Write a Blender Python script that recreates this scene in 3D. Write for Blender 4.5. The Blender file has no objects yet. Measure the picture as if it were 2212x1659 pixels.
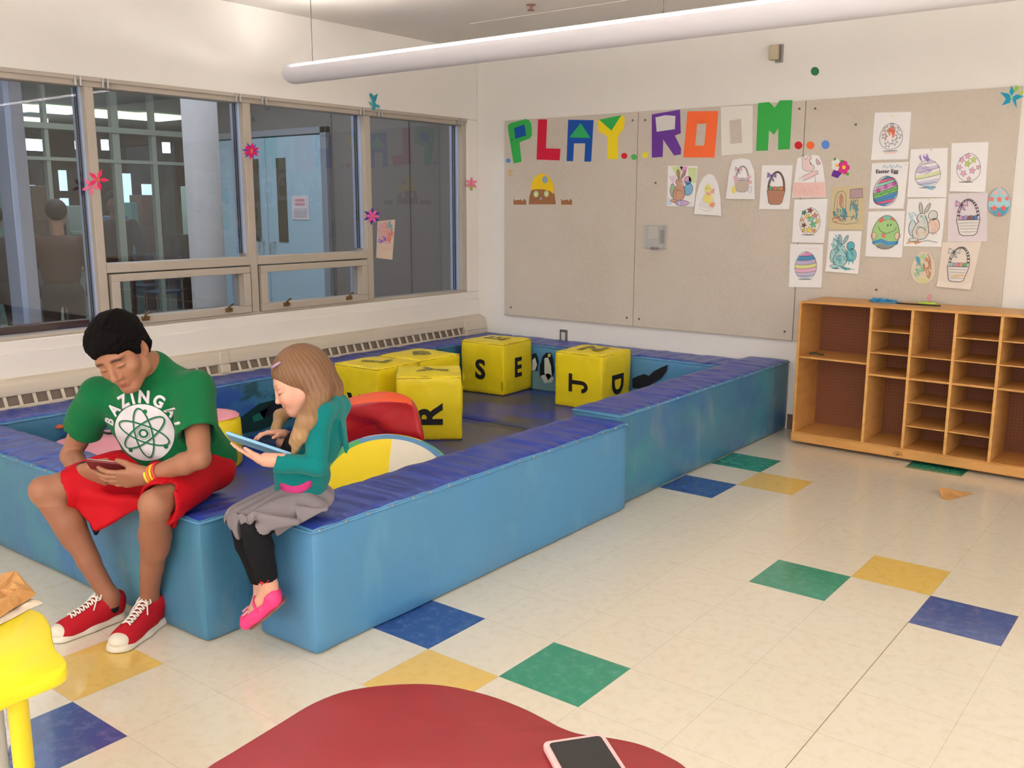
import bpy, bmesh, math, random
import numpy as np
from mathutils import Vector, Matrix, noise
random.seed(7)
PI = math.pi
SC = bpy.context.scene
COL = SC.collection

# ------------------------------------------------------------------ materials
def lin(c):
    return tuple(((v/255.0)/12.92 if v/255.0 <= .04045 else ((v/255.0+.055)/1.055)**2.4) for v in c)
MATS = {}
def mat(name, rgb=None, rough=.6, spec=.5, metal=0, coat=0, emit=None, estr=0, attr=False, bump=None, noisec=None, trans=0, sheen=0, coatr=.1, alpha=1, sss=0):
    m = bpy.data.materials.new(name); m.use_nodes = True
    nt = m.node_tree; b = nt.nodes['Principled BSDF']
    c = lin(rgb) if rgb else (1,1,1)
    b.inputs['Base Color'].default_value = (*c, 1)
    b.inputs['Roughness'].default_value = rough
    b.inputs['Specular IOR Level'].default_value = spec
    b.inputs['Metallic'].default_value = metal
    b.inputs['Coat Weight'].default_value = coat
    b.inputs['Coat Roughness'].default_value = coatr
    b.inputs['Transmission Weight'].default_value = trans
    b.inputs['Sheen Weight'].default_value = sheen
    b.inputs['Alpha'].default_value = alpha
    if sss:
        b.inputs['Subsurface Weight'].default_value = sss
        b.inputs['Subsurface Radius'].default_value = (.012,.005,.003)
    if emit:
        b.inputs['Emission Color'].default_value = (*lin(emit),1); b.inputs['Emission Strength'].default_value = estr
    tc = nt.nodes.new('ShaderNodeTexCoord')
    if attr:
        a = nt.nodes.new('ShaderNodeAttribute'); a.attribute_name = 'Col'
        nt.links.new(a.outputs['Color'], b.inputs['Base Color'])
    if noisec:      # list of (scale, colour, lo, hi, detail, (sx,sy,sz)) layers mixed over the base
        prev = None
        base = nt.nodes.new('ShaderNodeRGB'); base.outputs[0].default_value = (*c,1); prev = base.outputs[0]
        if attr: prev = a.outputs['Color']
        for (sc, col2, lo, hi, det, stretch) in noisec:
            mp = nt.nodes.new('ShaderNodeMapping'); mp.inputs['Scale'].default_value = stretch
            nt.links.new(tc.outputs['Object'], mp.inputs['Vector'])
            n = nt.nodes.new('ShaderNodeTexNoise'); n.inputs['Scale'].default_value = sc; n.inputs['Detail'].default_value = det
            nt.links.new(mp.outputs['Vector'], n.inputs['Vector'])
            r = nt.nodes.new('ShaderNodeMapRange'); r.inputs['From Min'].default_value = lo; r.inputs['From Max'].default_value = hi
            nt.links.new(n.outputs['Fac'], r.inputs['Value'])
            mx = nt.nodes.new('ShaderNodeMix'); mx.data_type = 'RGBA'
            nt.links.new(r.outputs['Result'], mx.inputs[0]); nt.links.new(prev, mx.inputs[6])
            mx.inputs[7].default_value = (*lin(col2),1); prev = mx.outputs[2]
        nt.links.new(prev, b.inputs['Base Color'])
    if bump:        # (scale, strength, distance, stretch)
        mp = nt.nodes.new('ShaderNodeMapping'); mp.inputs['Scale'].default_value = bump[3] if len(bump) > 3 else (1,1,1)
        nt.links.new(tc.outputs['Object'], mp.inputs['Vector'])
        n = nt.nodes.new('ShaderNodeTexNoise'); n.inputs['Scale'].default_value = bump[0]; n.inputs['Detail'].default_value = (bump[4] if len(bump)>4 else 4)
        nt.links.new(mp.outputs['Vector'], n.inputs['Vector'])
        bp = nt.nodes.new('ShaderNodeBump'); bp.inputs['Strength'].default_value = bump[1]; bp.inputs['Distance'].default_value = bump[2]
        nt.links.new(n.outputs['Fac'], bp.inputs['Height']); nt.links.new(bp.outputs['Normal'], b.inputs['Normal'])
    MATS[name] = m
    return m
W1 = (1,1,1)
M = {}
M['wall'] = mat('wall_paint', (243,239,234), .75, .3, bump=(90,.1,.002), noisec=[(1.3,(238,234,229),.5,.8,3,W1)])
M['ceil'] = mat('ceiling_paint', (232,228,222), .85, .2, bump=(60,.15,.003))
M['frame'] = mat('beige_metal_frame', (186,176,164), .45, .4)
M['alum'] = mat('aluminium_strip', (188,205,240), .3, .6, metal=.2)
M['gasket'] = mat('dark_gasket', (22,24,44), .5)
M['brass'] = mat('brass_latch', (120,96,62), .4, .5, metal=.7)
M['board'] = mat('board_fabric', (211,200,188), .9, .15, bump=(160,.2,.002), noisec=[(60,(205,194,181),.4,.7,5,W1),(2.2,(215,205,194),.4,.8,2,W1)])
M['metal'] = mat('grey_metal', (150,148,145), .35, .5, metal=.8)
M['screw'] = mat('screw_metal', (110,104,98), .4, .5, metal=.7)
M['paper'] = mat('inked_paper', None, .8, .2, attr=True)
M['vsky'] = mat('mat_side_vinyl', (86,142,184), .42, .45, bump=(4,.35,.03), noisec=[(2.2,(76,140,188),.35,.7,3,W1),(5,(98,158,192),.6,.8,4,(1,1,.5))])
M['vmural'] = mat('painted_mural_vinyl', (70,126,160), .4, .45, bump=(4,.35,.03), noisec=[(3,(68,136,158),.50,.66,3,(1,1,1.6)),(4.3,(112,144,164),.56,.72,3,(1,1.6,.6)),(2.6,(58,108,166),.55,.72,4,(1,1,1))])
M['vmural2'] = mat('painted_sea_vinyl', (56,118,160), .4, .45, bump=(14,.12,.01), noisec=[(3.1,(40,84,160),.5,.6,3,W1),(5.3,(30,76,98),.58,.66,3,(1,1,1.5)),(6,(120,150,140),.66,.72,3,(1,.6,2))])
M['vtop'] = mat('mat_top_vinyl', (26,56,160), .33, .55, bump=(2.2,.7,.05,(1.3,6,1),1), noisec=[(3,(50,72,150),.42,.68,3,W1)])
M['vtopx'] = mat('mat_lid_vinyl', (26,56,160), .33, .55, bump=(2.2,.7,.05,(6,1.3,1),1), noisec=[(3,(50,72,150),.42,.68,3,W1)])
M['vfloor'] = mat('pit_floor_vinyl', (24,50,160), .28, .6, bump=(6,.12,.02), noisec=[(1.6,(52,60,96),.48,.56,2,(1,1,1))])
M['stud'] = mat('grey_snap_stud', (150,150,150), .5)
M['yel'] = mat('yellow_vinyl', (244,220,28), .42, .45, bump=(11,.35,.012), noisec=[(5,(234,208,28),.5,.75,4,W1),(30,(214,190,44),.7,.8,3,W1)])
M['black'] = mat('black_print', (22,20,24), .5)
M['red'] = mat('red_vinyl', (186,20,34), .42, .45, bump=(6,.3,.02))
M['orange'] = mat('orange_vinyl', (255,92,22), .5, .45, bump=(6,.3,.02))
M['pinkv'] = mat('pink_vinyl', (242,160,176), .5, .4, bump=(8,.3,.02))
M['drum'] = mat('panelled_vinyl', None, .45, .45, attr=True, bump=(9,.25,.012))
M['wood'] = mat('maple_plywood', (208,154,88), .42, .45, bump=(60,.06,.002,(1,1,.15)), noisec=[(5,(196,140,74),.4,.72,4,(1,1,4))])
M['woode'] = mat('plywood_edge', (220,168,100), .5, .4, noisec=[(10,(206,152,84),.45,.7,3,(1,1,3))])
M['lamp'] = mat('lamp_housing', (232,230,238), .38, .45)
M['lampe'] = mat('lamp_tube_glow', (255,255,255), .5, emit=(255,246,234), estr=34)
M['wire'] = mat('wire_grey', (90,86,82), .4, metal=.6)
M['rad'] = mat('heater_enamel', (214,203,186), .45, .4)
M['dark'] = mat('dark_cavity', (150,134,120), .8)
M['tabler'] = mat('red_laminate', (150,38,46), .33, .5, bump=(200,.06,.001))
M['tabley'] = mat('yellow_laminate', (250,228,28), .3, .5)
M['yleg'] = mat('yellow_enamel', (228,204,30), .35, .5)
M['kraft'] = mat('kraft_paper', (204,154,98), .8, .2, bump=(40,.3,.004), noisec=[(18,(186,134,80),.45,.7,4,W1)])
M['tissue'] = mat('paper_napkin', (222,205,184), .85, .2)
M['foil'] = mat('foil', (220,226,236), .22, .6, metal=.8, bump=(30,.5,.01))
M['plastic'] = mat('white_plastic', (214,208,196), .4)
M['clear'] = mat('clear_plastic', (235,240,245), .15, .6, alpha=.14)
M['phoneblk'] = mat('black_glass', (12,11,13), .35, .5)
M['phonepk'] = mat('pink_rubber_case', (240,190,190), .45)
M['phonered'] = mat('maroon_phone_case', (112,36,42), .4)
M['silver'] = mat('silver_rim', (190,188,186), .3, metal=.6)
M['tablet'] = mat('light_blue_cover', (132,186,222), .45)

# floor: cream vinyl tile, seams and flecks in object space
def floor_mat(name, rgb, rgb2, sc=26, seam=True):
    m = mat(name, rgb, .22, .5, coat=.45, coatr=.07)
    nt = m.node_tree; b = nt.nodes['Principled BSDF']; tc = nt.nodes.new('ShaderNodeTexCoord')
    n = nt.nodes.new('ShaderNodeTexNoise'); n.inputs['Scale'].default_value = sc; n.inputs['Detail'].default_value = 5; n.inputs['Roughness'].default_value = .65
    nt.links.new(tc.outputs['Object'], n.inputs['Vector'])
    r = nt.nodes.new('ShaderNodeMapRange'); r.inputs['From Min'].default_value = .48; r.inputs['From Max'].default_value = .7
    nt.links.new(n.outputs['Fac'], r.inputs['Value'])
    mx = nt.nodes.new('ShaderNodeMix'); mx.data_type = 'RGBA'
    nt.links.new(r.outputs['Result'], mx.inputs[0]); mx.inputs[6].default_value = (*lin(rgb),1); mx.inputs[7].default_value = (*lin(rgb2),1)
    out = mx.outputs[2]
    # seams
    sx = nt.nodes.new('ShaderNodeSeparateXYZ'); nt.links.new(tc.outputs['Object'], sx.inputs[0])
    prev = None
    for ax in (0,1):
        d = nt.nodes.new('ShaderNodeMath'); d.operation = 'DIVIDE'; d.inputs[1].default_value = .3048
        nt.links.new(sx.outputs[ax], d.inputs[0])
        f = nt.nodes.new('ShaderNodeMath'); f.operation = 'PINGPONG'; f.inputs[1].default_value = .5
        nt.links.new(d.outputs[0], f.inputs[0])
        l = nt.nodes.new('ShaderNodeMath'); l.operation = 'LESS_THAN'; l.inputs[1].default_value = .0042
        nt.links.new(f.outputs[0], l.inputs[0])
        if prev is None: prev = l.outputs[0]
        else:
            q = nt.nodes.new('ShaderNodeMath'); q.operation = 'MAXIMUM'
            nt.links.new(prev, q.inputs[0]); nt.links.new(l.outputs[0], q.inputs[1]); prev = q.outputs[0]
    k = nt.nodes.new('ShaderNodeMath'); k.operation = 'MULTIPLY'; k.inputs[1].default_value = .26; nt.links.new(prev, k.inputs[0])
    m2 = nt.nodes.new('ShaderNodeMix'); m2.data_type = 'RGBA'
    nt.links.new(k.outputs[0], m2.inputs[0]); nt.links.new(out, m2.inputs[6]); m2.inputs[7].default_value = (*lin((150,128,98)),1)
    nt.links.new(m2.outputs[2], b.inputs['Base Color'])
    return m
M['fcream'] = floor_mat('cream_floor_tile', (232,224,206), (225,215,194))
M['fgreen'] = floor_mat('green_floor_tile', (40,140,112), (66,160,134))
M['fyel'] = floor_mat('yellow_floor_tile', (228,194,106), (220,182,90))
M['fblue'] = floor_mat('blue_floor_tile', (44,78,148), (74,104,160))

# clear window glass: a slab, fresnel reflection over straight-through transmission
def glass_mat(name, tint=(236,240,244), refl=1.0):
    m = bpy.data.materials.new(name); m.use_nodes = True; nt = m.node_tree; nt.nodes.clear()
    o = nt.nodes.new('ShaderNodeOutputMaterial'); t = nt.nodes.new('ShaderNodeBsdfTransparent'); g = nt.nodes.new('ShaderNodeBsdfGlossy')
    t.inputs[0].default_value = (*lin(tint),1); g.inputs['Roughness'].default_value = .01
    f = nt.nodes.new('ShaderNodeFresnel'); f.inputs['IOR'].default_value = 1.9
    gm = nt.nodes.new('ShaderNodeNewGeometry'); iv = nt.nodes.new('ShaderNodeMath'); iv.operation = 'SUBTRACT'; iv.inputs[0].default_value = 1
    nt.links.new(gm.outputs['Backfacing'], iv.inputs[1]); ml = nt.nodes.new('ShaderNodeMath'); ml.operation = 'MULTIPLY'
    nt.links.new(iv.outputs[0], ml.inputs[0]); nt.links.new(f.outputs[0], ml.inputs[1])
    mx = nt.nodes.new('ShaderNodeMixShader')
    nt.links.new(ml.outputs[0], mx.inputs[0]); nt.links.new(t.outputs[0], mx.inputs[1]); nt.links.new(g.outputs[0], mx.inputs[2]); nt.links.new(mx.outputs[0], o.inputs[0])
    return m
M['glass'] = glass_mat('window_glass')
def emis(name, rgb, s):
    return mat(name, rgb, .5, emit=rgb, estr=s)

# ------------------------------------------------------------------ object helpers
def tagset(o, label=None, cat=None, group=None, kind=None):
    if label: o['label'] = label
    if cat: o['category'] = cat
    if group: o['group'] = group
    if kind: o['kind'] = kind
    return o
def link(name, me, mats, parent=None, smooth=False):
    o = bpy.data.objects.new(name, me); COL.objects.link(o)
    for m in (mats if isinstance(mats, (list,tuple)) else [mats]): me.materials.append(m)
    if smooth:
        me.polygons.foreach_set('use_smooth', [True]*len(me.polygons))
    if parent is not None:
        o.parent = parent; o.matrix_parent_inverse = parent.matrix_world.inverted()
    return o
def empty(name, loc, label=None, cat=None, group=None, kind=None, rz=0):
    o = bpy.data.objects.new(name, None); COL.objects.link(o); o.empty_display_size = .1
    o.location = loc; o.rotation_euler = (0,0,rz)
    o.matrix_world = Matrix.Translation(loc) @ Matrix.Rotation(rz,4,'Z')
    return tagset(o, label, cat, group, kind)

class MB:
    """collects polygons (with material index and colour) for ONE mesh object, world coordinates"""
    def __init__(s): s.v=[]; s.f=[]; s.m=[]; s.c=[]
    def add(s, vs, fs, mi=0, col=(1,1,1)):
        n=len(s.v); s.v += [tuple(p) for p in vs]
        for f in fs: s.f.append([i+n for i in f]); s.m.append(mi); s.c.append(col)
    def box(s, x0,x1,y0,y1,z0,z1, mi=0, col=(1,1,1), T=None):
        vs=[Vector((x,y,z)) for x in (x0,x1) for y in (y0,y1) for z in (z0,z1)]
        if T is not None: vs=[T@v for v in vs]
        s.add(vs, [(0,1,3,2),(4,6,7,5),(0,4,5,1),(2,3,7,6),(0,2,6,4),(1,5,7,3)], mi, col)
    def tube(s, pts, r, n=10, mi=0, col=(1,1,1), caps=True, closed=False):
        pts=[Vector(p) for p in pts]; N=len(pts)
        rs = r if isinstance(r,(list,tuple)) else [r]*N
        rings=[]; up=None
        for i,p in enumerate(pts):
            if closed: d=(pts[(i+1)%N]-pts[i-1])
            else: d=(pts[min(i+1,N-1)]-pts[max(i-1,0)])
            d.normalize()
            if up is None:
                up = Vector((0,0,1)) if abs(d.z)<.9 else Vector((1,0,0))
            a = d.cross(up); 
            if a.length<1e-6: a=d.cross(Vector((0,1,0)))
            a.normalize(); b=a.cross(d).normalized(); up=b
            rings.append([p+(a*math.cos(t)+b*math.sin(t))*rs[i] for t in [2*PI*k/n for k in range(n)]])
        vs=[q for r_ in rings for q in r_]; fs=[]
        for i in range(N-1 if not closed else N):
            j=(i+1)%N
            for k in range(n): fs.append((i*n+k, i*n+(k+1)%n, j*n+(k+1)%n, j*n+k))
        if caps and not closed: fs += [tuple(range(n-1,-1,-1)), tuple((N-1)*n+k for k in range(n))]
        s.add(vs, fs, mi, col)
    def lathe(s, prof, c, n=28, mi=0, col=(1,1,1), T=None):   # prof: (r,z) list, axis z through c
        vs=[]; fs=[]
        for (r,z) in prof:
            for k in range(n):
                t=2*PI*k/n; v=Vector((c[0]+r*math.cos(t), c[1]+r*math.sin(t), c[2]+z)); vs.append(T@v if T is not None else v)
        for i in range(len(prof)-1):
            for k in range(n): fs.append((i*n+k, i*n+(k+1)%n, (i+1)*n+(k+1)%n, (i+1)*n+k))
        fs.append(tuple(range(n-1,-1,-1))); fs.append(tuple((len(prof)-1)*n+k for k in range(n)))
        s.add(vs, fs, mi, col)
    def prism(s, poly, fn, d0, d1, mi=0, col=(1,1,1), col2=None):
        """poly: 2-D outline; fn(x,y,d)->world"""
        n=len(poly); vs=[fn(x,y,d0) for x,y in poly]+[fn(x,y,d1) for x,y in poly]
        fs=[tuple(range(n)), tuple(range(2*n-1,n-1,-1))]+[(i,(i+1)%n,n+(i+1)%n,n+i) for i in range(n)]
        s.add(vs, fs, mi, col)
    def build(s, name, mats, parent=None, smooth=False, bevel=0, colattr=None, fixn=True, bseg=2):
        me=bpy.data.meshes.new(name); me.from_pydata(s.v, [], s.f); 
        for p,mi in zip(me.polygons, s.m): p.material_index=mi
        if colattr is None: colattr = any(c!=(1,1,1) for c in s.c)
        if colattr:
            at=me.color_attributes.new('Col','FLOAT_COLOR','CORNER')
            buf=np.ones((len(me.loops),4),np.float32)
            for p,c in zip(me.polygons, s.c):
                buf[p.loop_start:p.loop_start+p.loop_total,:3]=lin(c)
            at.data.foreach_set('color', buf.ravel())
        if fixn:
            bm=bmesh.new(); bm.from_mesh(me); bmesh.ops.recalc_face_normals(bm, faces=bm.faces); bm.to_mesh(me); bm.free()
        o=link(name, me, mats, parent, smooth)
        if bevel:
            md=o.modifiers.new('bevel','BEVEL'); md.width=bevel; md.segments=bseg; md.limit_method='ANGLE'; md.angle_limit=.6
            if not smooth: me.polygons.foreach_set('use_smooth', [True]*len(me.polygons)); 
            md.harden_normals=False
            if not smooth:
                me.set_sharp_from_angle(angle=.7) if hasattr(me,'set_sharp_from_angle') else None
        return o

def softbox(name, mats, x0,x1,y0,y1,z0,z1, r=.03, step=.03, disp=None, facemat=None, parent=None, T=None, smooth=True):
    """rounded, subdivided cushion. disp(p, n)->offset vector added in world; facemat(center, normal)->material index"""
    bm=bmesh.new(); L=[x1-x0,y1-y0,z1-z0]; lo=[x0,y0,z0]; hi=[x1,y1,z1]; cache={}
    N=[max(2,int(round(l/step))) for l in L]
    def gv(i,j,k):
        if (i,j,k) not in cache:
            p=[]
            for a,idx in enumerate((i,j,k)):
                n=N[a]; t=idx/n
                if idx==1: c=lo[a]+min(r*.3,L[a]/n)
                elif idx==n-1: c=hi[a]-min(r*.3,L[a]/n)
                else: c=lo[a]+L[a]*t
                p.append(c)
            p=Vector(p)
            q=Vector([min(max(p[a],lo[a]+r),hi[a]-r) for a in range(3)]); d=p-q
            nn=d.normalized() if d.length>1e-9 else Vector((0,0,1))
            if d.length>1e-9: p=q+nn*r
            # keep flat faces where they are
            if disp: p=p+disp(p,nn)
            if T is not None: p=T@p
            cache[(i,j,k)]=bm.verts.new(p)
        return cache[(i,j,k)]
    for a in range(3):
        b,c=[x for x in range(3) if x!=a]
        for side in (0,N[a]):
            for i in range(N[b]):
                for j in range(N[c]):
                    q=[]
                    for di,dj in ((0,0),(1,0),(1,1),(0,1)):
                        idx=[0,0,0]; idx[a]=side; idx[b]=i+di; idx[c]=j+dj; q.append(gv(*idx))
                    f=bm.faces.new(q)
                    nrm=[0,0,0]; nrm[a]=1 if side else -1
                    if facemat:
                        f.material_index=facemat(tuple(nrm))
    bmesh.ops.recalc_face_normals(bm, faces=bm.faces)
    me=bpy.data.meshes.new(name); bm.to_mesh(me); bm.free()
    return link(name, me, mats, parent, smooth)

def text_polys(s, size=1.0, bold=0.0):
    """glyph outlines of s as a flat triangulated mesh centred on 0: (verts2d, faces)"""
    cu=bpy.data.curves.new('t','FONT'); cu.body=s; cu.size=size; cu.align_x='CENTER'; cu.offset=bold; cu.resolution_u=4
    ob=bpy.data.objects.new('t',cu); COL.objects.link(ob)
    dg=bpy.context.evaluated_depsgraph_get(); me=bpy.data.meshes.new_from_object(ob.evaluated_get(dg))
    vs=[(v.co.x,v.co.y) for v in me.vertices]; fs=[tuple(p.vertices) for p in me.polygons]
    bpy.data.objects.remove(ob); bpy.data.curves.remove(cu); bpy.data.meshes.remove(me)
    ys=[v[1] for v in vs]; my=(max(ys)+min(ys))/2; xs=[v[0] for v in vs]; mx=(max(xs)+min(xs))/2
    return [(x-mx,y-my) for x,y in vs], fs
def ell(cx,cy,rx,ry,n=24,a0=0,a1=2*PI,rot=0):
    out=[]
    for k in range(n):
        t=a0+(a1-a0)*k/(n if abs(a1-a0-2*PI)<1e-6 else n-1); x=rx*math.cos(t); y=ry*math.sin(t)
        out.append((cx+x*math.cos(rot)-y*math.sin(rot), cy+x*math.sin(rot)+y*math.cos(rot)))
    return out
def star(cx,cy,r,n=5,q=.45,rot=-PI/2):
    return [(cx+(r if k%2==0 else r*q)*math.cos(rot+PI*k/n), cy+(r if k%2==0 else r*q)*math.sin(rot+PI*k/n)) for k in range(2*n)]

# ------------------------------------------------------------------ measured camera (photo frame 2212 x 1659)
CR = Matrix(((0.7898248,0.6133287,0.0021717),(-0.1155505,0.1453230,0.9826135),(0.6023494,-0.7763435,0.1856502)))
CC = Vector((1.7369,-2.17247,1.47341)); CF = 2038.59
XL, YW, ZC = -3.3133, 3.8732, 2.68
def ray(u,v): return CR.transposed() @ Vector(((u-1106)/CF, -(v-829.5)/CF, -1))
def on_y(u,v,y): d=ray(u,v); return CC+d*((y-CC.y)/d.y)
def on_x(u,v,x): d=ray(u,v); return CC+d*((x-CC.x)/d.x)
def on_z(u,v,z): d=ray(u,v); return CC+d*((z-CC.z)/d.z)
cam=bpy.data.cameras.new('camera'); co=bpy.data.objects.new('camera',cam); COL.objects.link(co)
cam.sensor_width=36; cam.lens=CF*36/2212; cam.clip_start=.02
co.matrix_world=Matrix.Translation(CC) @ CR.transposed().to_4x4()
SC.camera=co
SC.view_settings.view_transform='Standard'; SC.view_settings.look='None'; SC.view_settings.gamma=1
SC.view_settings.exposure=0; SC.view_settings.use_curve_mapping=False
# ================================================================== ROOM
XR, YF = 5.2, -6.5       # right wall, rear wall (behind the camera)
def struct(o): o['kind']='structure'; return o
# floor with its coloured tiles
T_=.3048
special={}
for c,l in {'fblue':[(-2,0),(3,4),(-2,7),(-3,-4)],'fyel':[(-1,-1),(2,5),(-1,8),(-4,-3)],'fgreen':[(0,0),(1,4),(-2,9),(1,11)]}.items():
    for q in l: special[q]=c
keys=['fcream','fgreen','fyel','fblue']
b=MB()
i0,i1=int(math.floor(XL/T_)),int(math.ceil(XR/T_)); j0,j1=int(math.floor(YF/T_)),int(math.ceil(YW/T_))
b.box(XL-.2,XR+.2,YF-.2,YW+.2,-.12,-.004,0)
vs=[];idx={}
for j in range(j0,j1):
    for i in range(i0,i1):
        x0=max(i*T_,XL-.15);x1=min((i+1)*T_,XR+.15);y0=max(j*T_,YF-.15);y1=min((j+1)*T_,YW+.15)
        b.add([(x0,y0,0),(x1,y0,0),(x1,y1,0),(x0,y1,0)],[(0,1,2,3)],keys.index(special.get((i,j),'fcream')))
struct(b.build('floor',[M[k] for k in keys],fixn=False,colattr=False))
b=MB(); b.box(3*T_-.0012,3*T_+.0012,YF,4*T_,.0,.0006); struct(b.build('floor',mat('open_floor_seam',(150,130,104),.7)))
# back wall, rear wall, right wall, ceiling
b=MB(); b.box(XL-.15,XR+.15,YW,YW+.15,-.1,ZC+.1); struct(b.build('wall_back',M['wall']))
b=MB(); b.box(XL-.15,XR+.15,YF-.15,YF,-.1,ZC+.1); struct(b.build('wall_rear',M['wall']))
b=MB(); b.box(XR,XR+.15,YF,YW,-.1,ZC+.1); struct(b.build('wall_right',M['wall']))
b=MB(); b.box(XL-.15,XR+.15,YF-.15,YW+.15,ZC,ZC+.12); 
for y in (1.05,2.0,2.95): b.box(-2.6,3.9,y-.003,y+.003,ZC-.0025,ZC,0)     # faint board joints
struct(b.build('ceiling',M['ceil']))
# left wall with the long window opening (front edge XL, 0.13 thick)
WZ0,WZ1=.775,2.147; WY0,WY1=-1.47,3.745; WT=.13
b=MB()
b.box(XL-WT,XL,YF,YW,-.1,WZ0); b.box(XL-WT,XL,YF,YW,WZ1,ZC+.05); b.box(XL-WT,XL,YF,WY0,WZ0,WZ1); b.box(XL-WT,XL,WY1,YW,WZ0,WZ1)
b.box(XL,XL+.012,YF,YW,.50,.716)      # heavier panel just under the sill
struct(b.build('wall_left',M['wall'],bevel=.006))
# baseboards (back wall, seen between mat and shelf)
b=MB(); b.box(-.60,XR,YW-.012,YW,0,.10); struct(b.build('baseboard_back',mat('brown_vinyl_base',(112,90,80),.5)))

# ---------------------------------------------------------------- window wall
win=empty('window_1',(XL,1.6,WZ0),kind='structure')
xf=XL-.012; xb=XL-.125
def frame_piece(b,y0,y1,z0,z1,x1=xf,x0=xb,mi=0): b.box(x0,x1,y0,y1,z0,z1,mi)
b=MB()
frame_piece(b,WY0,WY1,2.100,WZ1); frame_piece(b,WY0,WY1,WZ0,.793)            # head and sill
b.box(XL-.02,XL+.006,WY0,WY1,2.128,WZ1+.004)                                 # head moulding
frame_piece(b,3.693,WY1,.793,2.100); 
for y0,y1 in ((.589,.640),(1.612,1.668),(2.638,2.697)): frame_piece(b,y0,y1,.793,2.100)
frame_piece(b,-.435,-.38,.793,2.100); frame_piece(b,WY0,WY0+.05,.793,2.100)
for y0,y1 in ((.64,1.612),(1.668,2.638)):
    frame_piece(b,y0,y1,1.095,1.148)
b.build('window_frame',M['frame'],win,bevel=.004)
# outer faces of the mullions: aluminium with dark gaskets, seen through the panes
b=MB()
for y0,z0 in ((.589,WZ0),(1.612,1.148),(2.638,1.148),(3.693,WZ0)):
    b.box(xb-.012,xb+.072,y0-.008,y0,z0+.02,2.1,0)
    for xx in (xb+.016,xb+.036): b.box(xx,xx+.011,y0-.011,y0-.007,z0+.02,2.1,1)
for y0 in (1.612,2.638):
    b.box(xb-.012,xb+.06,y0-.058,y0-.05,.83,1.04,0); b.box(xb+.016,xb+.026,y0-.061,y0-.057,.83,1.04,1)
b.build('glazing_strip',[M['alum'],M['gasket']],win)
# awning sashes with latches
for k,(y0,y1) in enumerate(((.655,1.597),(1.683,2.623))):
    b=MB(); w=.05
    for (a,c,d,e) in ((y0,y1,.793,.836),(y0,y1,1.045,1.088),(y0,y0+w,.836,1.045),(y1-w,y1,.836,1.045)): b.box(xb+.02,XL+.004,a,c,d,e)
    s=b.build('window_sash',M['frame'],win,bevel=.004)
    b=MB(); b.box(XL-.06,XL-.054,y0+w,y1-w,.836,1.045); b.build('pane',M['glass'],s)
    for yl in ((.84,1.414) if k==0 else (1.869,2.427)):
        b=MB(); b.box(XL+.004,XL+.022,yl-.022,yl+.022,.812,.838); b.tube([(XL+.02,yl-.01,.838),(XL+.034,yl,.856),(XL+.03,yl+.022,.862)],.007,8)
        b.build('latch',M['brass'],s,bevel=.003)
b=MB()
for y0,y1,z0 in ((-.38,.589,.793),(.64,1.612,1.148),(1.668,2.638,1.148),(2.697,3.693,.793),(-1.42,-.435,.793)):
    b.box(XL-.066,XL-.060,y0,y1,z0,2.1)
b.build('pane',M['glass'],win)
b=MB()
for y in (.545,.70,1.565,1.76,2.60,2.78,3.65):
    for dy in (-.014,.014): b.box(XL+.0,XL+.016,y+dy-.005,y+dy+.005,2.098,2.150)
b.build('bracket',M['silver'],win,bevel=.002)

# ---------------------------------------------------------------- heater along the left wall
h=empty('baseboard_heater',(XL,1.2,0),'long cream baseboard heater with slotted grille along the window wall, behind the mats','heater')
prof=[(0,.585),(.055,.575),(.075,.555),(.082,.515),(.080,.500),(.074,.500),(.068,.545),(0,.56)]
def strip(name,prof,y0,y1,m,par,smooth=False):
    b=MB(); n=len(prof); b.add([(XL+x,y0,z) for x,z in prof]+[(XL+x,y1,z) for x,z in prof],[tuple(range(n)),tuple(range(2*n-1,n-1,-1))]+[(i,(i+1)%n,n+(i+1)%n,n+i) for i in range(n)])
    return b.build(name,m,par,bevel=.003)
strip('housing',prof,-2.5,3.62,M['rad'],h)
strip('housing',[(0,.0),(.10,0),(.10,.452),(.094,.452),(.094,.01),(0,.01)],-2.5,3.62,M['rad'],h)
b=MB(); b.box(XL+.013,XL+.06,-2.5,3.62,.06,.50); b.build('core',M['dark'],h)
b=MB(); b.box(XL+.0,XL+.104,3.60,YW-.001,0,.47); b.add([(XL,3.60,.47),(XL+.104,3.60,.47),(XL+.104,3.872,.47),(XL,3.872,.47),(XL,3.60,.590),(XL+.08,3.60,.560),(XL+.08,3.872,.560),(XL,3.872,.590)],[(0,1,2,3),(4,5,6,7),(0,1,5,4),(1,2,6,5),(2,3,7,6),(3,0,4,7)]); b.build('end_cap',M['rad'],h,bevel=.008)
for yj in (1.31,-1.2):
    b=MB(); b.box(XL+.0,XL+.100,yj-.035,yj+.035,.44,.50); b.box(XL+.0,XL+.090,yj-.035,yj+.035,.50,.580); b.build('joint_cover',M['rad'],h,bevel=.006)
b0=None
y=-1.0; k=0
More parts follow.
